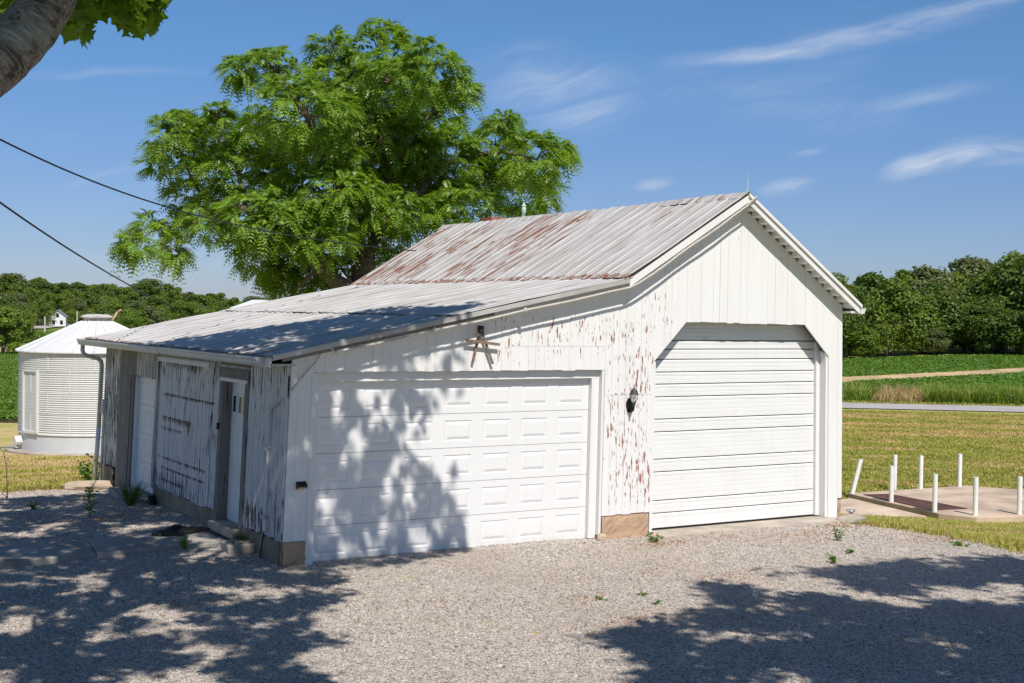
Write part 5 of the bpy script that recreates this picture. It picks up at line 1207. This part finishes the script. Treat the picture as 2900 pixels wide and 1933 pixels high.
# ------------------------------------------------------------------ the two shade trees in front (one limb and some leaves in view)
MAPLE = leaf_mat('maple_leaf', (.035, .080, .008), (.085, .165, .020), .42, .45, .3)
E1 = np.array([math.cos(SUN_AZ), -math.sin(SUN_AZ), 0]); E2 = np.cross(E1, SD)
LP = np.array([(0, 0), (.18, -.30), (.42, -.16), (.50, -.52), (.72, -.16), (1.0, 0), (.72, .16), (.50, .52), (.42, .16), (.18, .30)])   # five-lobed outline
LP6 = np.array([(0, 0), (.45, -.48), (.62, -.2), (1.0, 0), (.62, .2), (.45, .48)])
def maple_leaves(C, size, LP=LP):
    n = len(C); a, b, c = frames(n, np.tile([0, 0, -.55], (n, 1)), 2.0); s = size*rng.uniform(.7, 1.25, n)
    v = C[:, None]+a[:, None]*(LP[None, :, :1]*s[:, None, None])+b[:, None]*(LP[None, :, 1:]*s[:, None, None])-c[:, None]*(np.abs(LP[None, :, 1:])*s[:, None, None]*.25)
    k = len(LP); i = np.arange(n)[:, None]*k; return v.reshape(-1, 3), i+np.arange(k)[None]
def shade_crown(poly, n_cl, zlo, zhi, per, spread, gaps=None, holes=.44, seed=40):
    poly = np.array(poly); lo, hi = poly.min(0), poly.max(0); out = []
    s = rng.uniform(lo[0], hi[0], n_cl*5); t_ = rng.uniform(lo[1], hi[1], n_cl*5); ok = in_poly(s, t_, poly) & (vnoise(s, t_, .80, seed)*.6+vnoise(s, t_, .36, seed+1)*.4 > holes-(np.where((s > .1) & (t_ > .2) & (t_ < 2.3), .22, .085) if gaps is not None else 0))
    s, t_ = s[ok][:n_cl], t_[ok][:n_cl]; z = rng.uniform(zlo, zhi, len(s)); w_ = (z-t_*E2[2])/-SD[2]
    P = s[:, None]*E1+t_[:, None]*E2-w_[:, None]*SD
    for _ in range(30):                       # crown parts that would hang into the picture stand higher on the same sun ray
        q = world_px(P); v_ = (q[:, 2] > 0) & (q[:, 0] > -110) & (q[:, 0] < 3010) & (q[:, 1] > -130) & (q[:, 1] < 2000)
        if not v_.any(): break
        P[v_] -= SD*.5
    C = np.repeat(P, per, 0)+rng.normal(size=(len(P)*per, 3))*np.array([spread, spread, spread*.6])
    if gaps is not None:
        sc_, tc_ = C @ E1, C @ E2; kp = np.ones(len(C), bool)
        for gs, gt2, ga, gb in gaps: kp &= ((sc_-gs)/(ga+.05))**2+((tc_-gt2)/(gb+.05))**2 > 1
        kp &= in_poly(sc_, tc_, poly) | (rng.random(len(C)) < .3); C = C[kp]
    q = world_px(C); vis = (q[:, 2] > 0) & (q[:, 0] > -60) & (q[:, 0] < 2960) & (q[:, 1] > -70) & (q[:, 1] < 2000)
    return C[~vis], P
POLY1 = [(-.6, -4.6), (-.95, -3.5), (-.3, -3.15), (-.45, -2.6), (.05, -1.9), (.6, -1.05), (1.1, -.72), (1.0, -.2), (1.9, .05), (2.6, .3), (2.76, .45), (2.87, .59), (2.81, .67), (2.65, .81), (2.57, .92), (2.47, .89), (2.39, .77), (2.26, .79), (2.29, .91), (2.38, 1.02), (2.31, 1.07), (2.14, 1.1), (1.95, 1.13), (1.83, 1.24), (1.72, 1.25), (1.65, 1.34), (1.72, 1.43), (1.82, 1.63), (1.91, 1.64), (1.96, 1.52), (2.06, 1.53), (2.1, 1.72), (2.45, 1.78), (2.47, 1.99), (2.45, 2.22), (3.3, 2.9), (2.8, 3.25), (2.3, 4.8), (1.2, 5.0), (-.06, 5.65), (-.92, 5.9), (-1.3, 6.4), (-3.36, 6.1), (-6, 6.3), (-9, 5), (-10.5, 0), (-9, -5), (-5, -7), (-2, -6.2)]
# openings in the crown: where sun comes through onto door, wall and yard (sun-plane coordinates, half sizes)
GAPS1 = [(.78, 1.47, .06, .06), (1.43, 1.51, .16, .07), (1.31, 1.61, .08, .06), (1.1, 1.29, .08, .09), (.92, 1.25, .04, .07), (1.18, 1.15, .11, .04), (1.59, .93, .07, .06), (1.46, .43, .09, .09), (2.07, .47, .12, .11), (1.87, .95, .1, .06), (.67, .66, .09, .06), (.89, .33, .07, .06), (1.7, 1.1, .08, .1), (.55, .36, .07, .07), (.76, 1.66, .08, .03), (1.26, 1.74, .19, .05), (1.9, 1.9, .22, .05), (2.24, 1.96, .11, .09), (1.54, .67, .05, .09), (2.32, .64, .08, .07), (1.12, .41, .06, .06), (1.15, 1.67, .06, .04)]
POLY2 = [(10.2, -1.9), (8.64, -1.6), (5.7, -1.75), (4.75, -2.15), (4.6, -3.0), (3.3, -3.45), (2.35, -3.85), (2.6, -4.25), (2.1, -5.0), (3, -8), (6, -10), (10, -9), (13, -6), (12.5, -3)]
M1 = root('maple_tree', (-7.4, -9.2, 0), 'maple at the left edge with a thick grey limb and leaves hanging into view', 'tree')
C1, P1 = shade_crown(POLY1, 3500, 6.6, 13.0, 18, .13, gaps=GAPS1)
# leaves hanging into the top left corner of the picture
vis = []
for x0, x1, y0, y1, n, D in [(150, 330, -60, 60, 330, 10.5), (250, 372, -40, 62, 260, 11), (145, 215, -20, 85, 120, 10), (-30, 36, -40, 32, 160, 9.5), (300, 385, -30, 60, 200, 11), (140, 260, -20, 70, 200, 10.4), (230, 300, -30, 40, 120, 10.2), (330, 382, 0, 60, 40, 11.2)]:
    for k in range(n):
        x = rng.uniform(x0, x1); y = rng.uniform(y0, y1)
        if y > 40+38*math.sin(x*.045)+20*math.sin(x*.11+1): continue
        vis.append(vw(x, y, D+rng.uniform(-.7, .7)))
vis = np.array(vis)
v1, f1 = maple_leaves(C1, .19, LP6); link('crown', mesh_from('crown', v1, f1), MAPLE, M1)
v1, f1 = maple_leaves(vis, .125); link('hanging_leaves', mesh_from('hanging_leaves', v1, f1), leaf_mat('hanging_maple_leaf', (.060, .130, .010), (.150, .260, .026), .55, .45, .3), M1, kind='stuff')  # paler copy of the maple leaf: backlight through the leaves painted into its colour
m, t = new_mat('maple_bark'); v = oc(t)
ridge = t.noise(t.vscale(t('ShaderNodeMapping', {'Vector': v, 'Rotation': (0, R_(-35), 0)}), (5, 26, 26)), 1.0, 6.0, .68, .8)
lich = t.range(t.noise(v, 4.0, 5.0, .6), .52, .60)
c = t.mix(t.range(ridge, .36, .64), (.085, .072, .060), (.36, .31, .255)); c = t.mix(t.math('MULTIPLY', lich, .6), c, (.34, .37, .31))
finish(t, principled(t, c, .95, bump(t, ridge, 1.0, .05), spec=.15)); MB_ = m
trunk0 = np.array([-7.4, -9.2, 0])
limb([trunk0+np.array([0, 0, -.3]), trunk0+np.array([0, 0, 1.2]), trunk0+np.array([.1, .05, 2.6]), trunk0+np.array([-.1, .4, 5]), trunk0+np.array([.2, 1.2, 8]), trunk0+np.array([.8, 2, 11])], [.55, .42, .38, .30, .2, .06], M1, MB_, 'trunk', 16)
l0, l1, l2, l3 = vw(-75, 186, 6.85), vw(4, 126, 7.0), vw(72, 62, 7.1), vw(122, -12, 7.2)
limb([trunk0+np.array([.05, .05, 2.5]), (trunk0+np.array([.1, 0, 2.9])+l0)/2+np.array([0, 0, .1]), l0, l1, l2, l3, vw(160, -110, 7.4), np.array([-3.9, -7.6, 7.6]), np.array([-2.9, -6.2, 9.5])], [.30, .22, .155, .146, .136, .122, .115, .10, .05], M1, MB_, 'limb', 28, .012)
for p in (np.array([-1, -5, 9]), np.array([-4, -5.5, 10]), np.array([-9, -5, 10]), np.array([-6, -9, 11]), np.array([-10, -9, 9]), np.array([.5, -4.5, 8.3])):
    s0 = np.array([-3.9, -7.6, 7.6]) if p[0] > -3 else trunk0+np.array([.1, .8, 6]); limb([s0, (s0+p)/2+np.array([0, 0, .3]), p], [.11, .08, .03], M1, MB_, 'limb', 8)
tw2 = MB()
for x, y, x2, y2, D in [(140, 5, 350, 40, 10.6), (200, 10, 300, 55, 10.6), (150, 0, 190, 80, 10.1), (-30, -20, 30, 20, 9.5)]: tw2.tube([tuple(vw(x, y, D)), tuple(vw((x+x2)/2, (y+y2)/2-6, D)), tuple(vw(x2, y2, D))], [.014, .01, .004], 5)
tw2.tube([tuple(l3), tuple(vw(140, 5, 10.6)+np.array([0, 0, .3])), tuple(vw(140, 5, 10.6))], [.04, .03, .014], 5)
tw2.build('twigs', MB_, M1, kind='stuff')
M2 = root('shade_tree', (7.2, -17.5, 0), 'tree outside the right edge whose shadow lies across the gravel', 'tree')
C2, P2 = shade_crown(POLY2, 2200, 6.8, 12.5, 18, .14, seed=52)
v1, f1 = maple_leaves(C2, .19, LP6); link('crown', mesh_from('crown', v1, f1), MAPLE, M2)
t2 = np.array([7.2, -17.5, 0])
limb([t2, t2+np.array([0, 0, 2.5]), t2+np.array([-.4, .5, 6]), t2+np.array([-1, 1.5, 10])], [.42, .34, .24, .06], M2, MB_, 'trunk', 12)
for p in ((2.5, -13, 8.5), (5, -11, 9), (9, -13, 9), (5, -17, 10), (10, -17, 9)): limb([t2+np.array([-.2, .2, 4]), (t2+np.array([-.2, .2, 4])+np.array(p))/2+np.array([0, 0, .5]), np.array(p)], [.16, .11, .03], M2, MB_, 'limb', 8)
print('maple', len(C1), len(vis), len(C2))
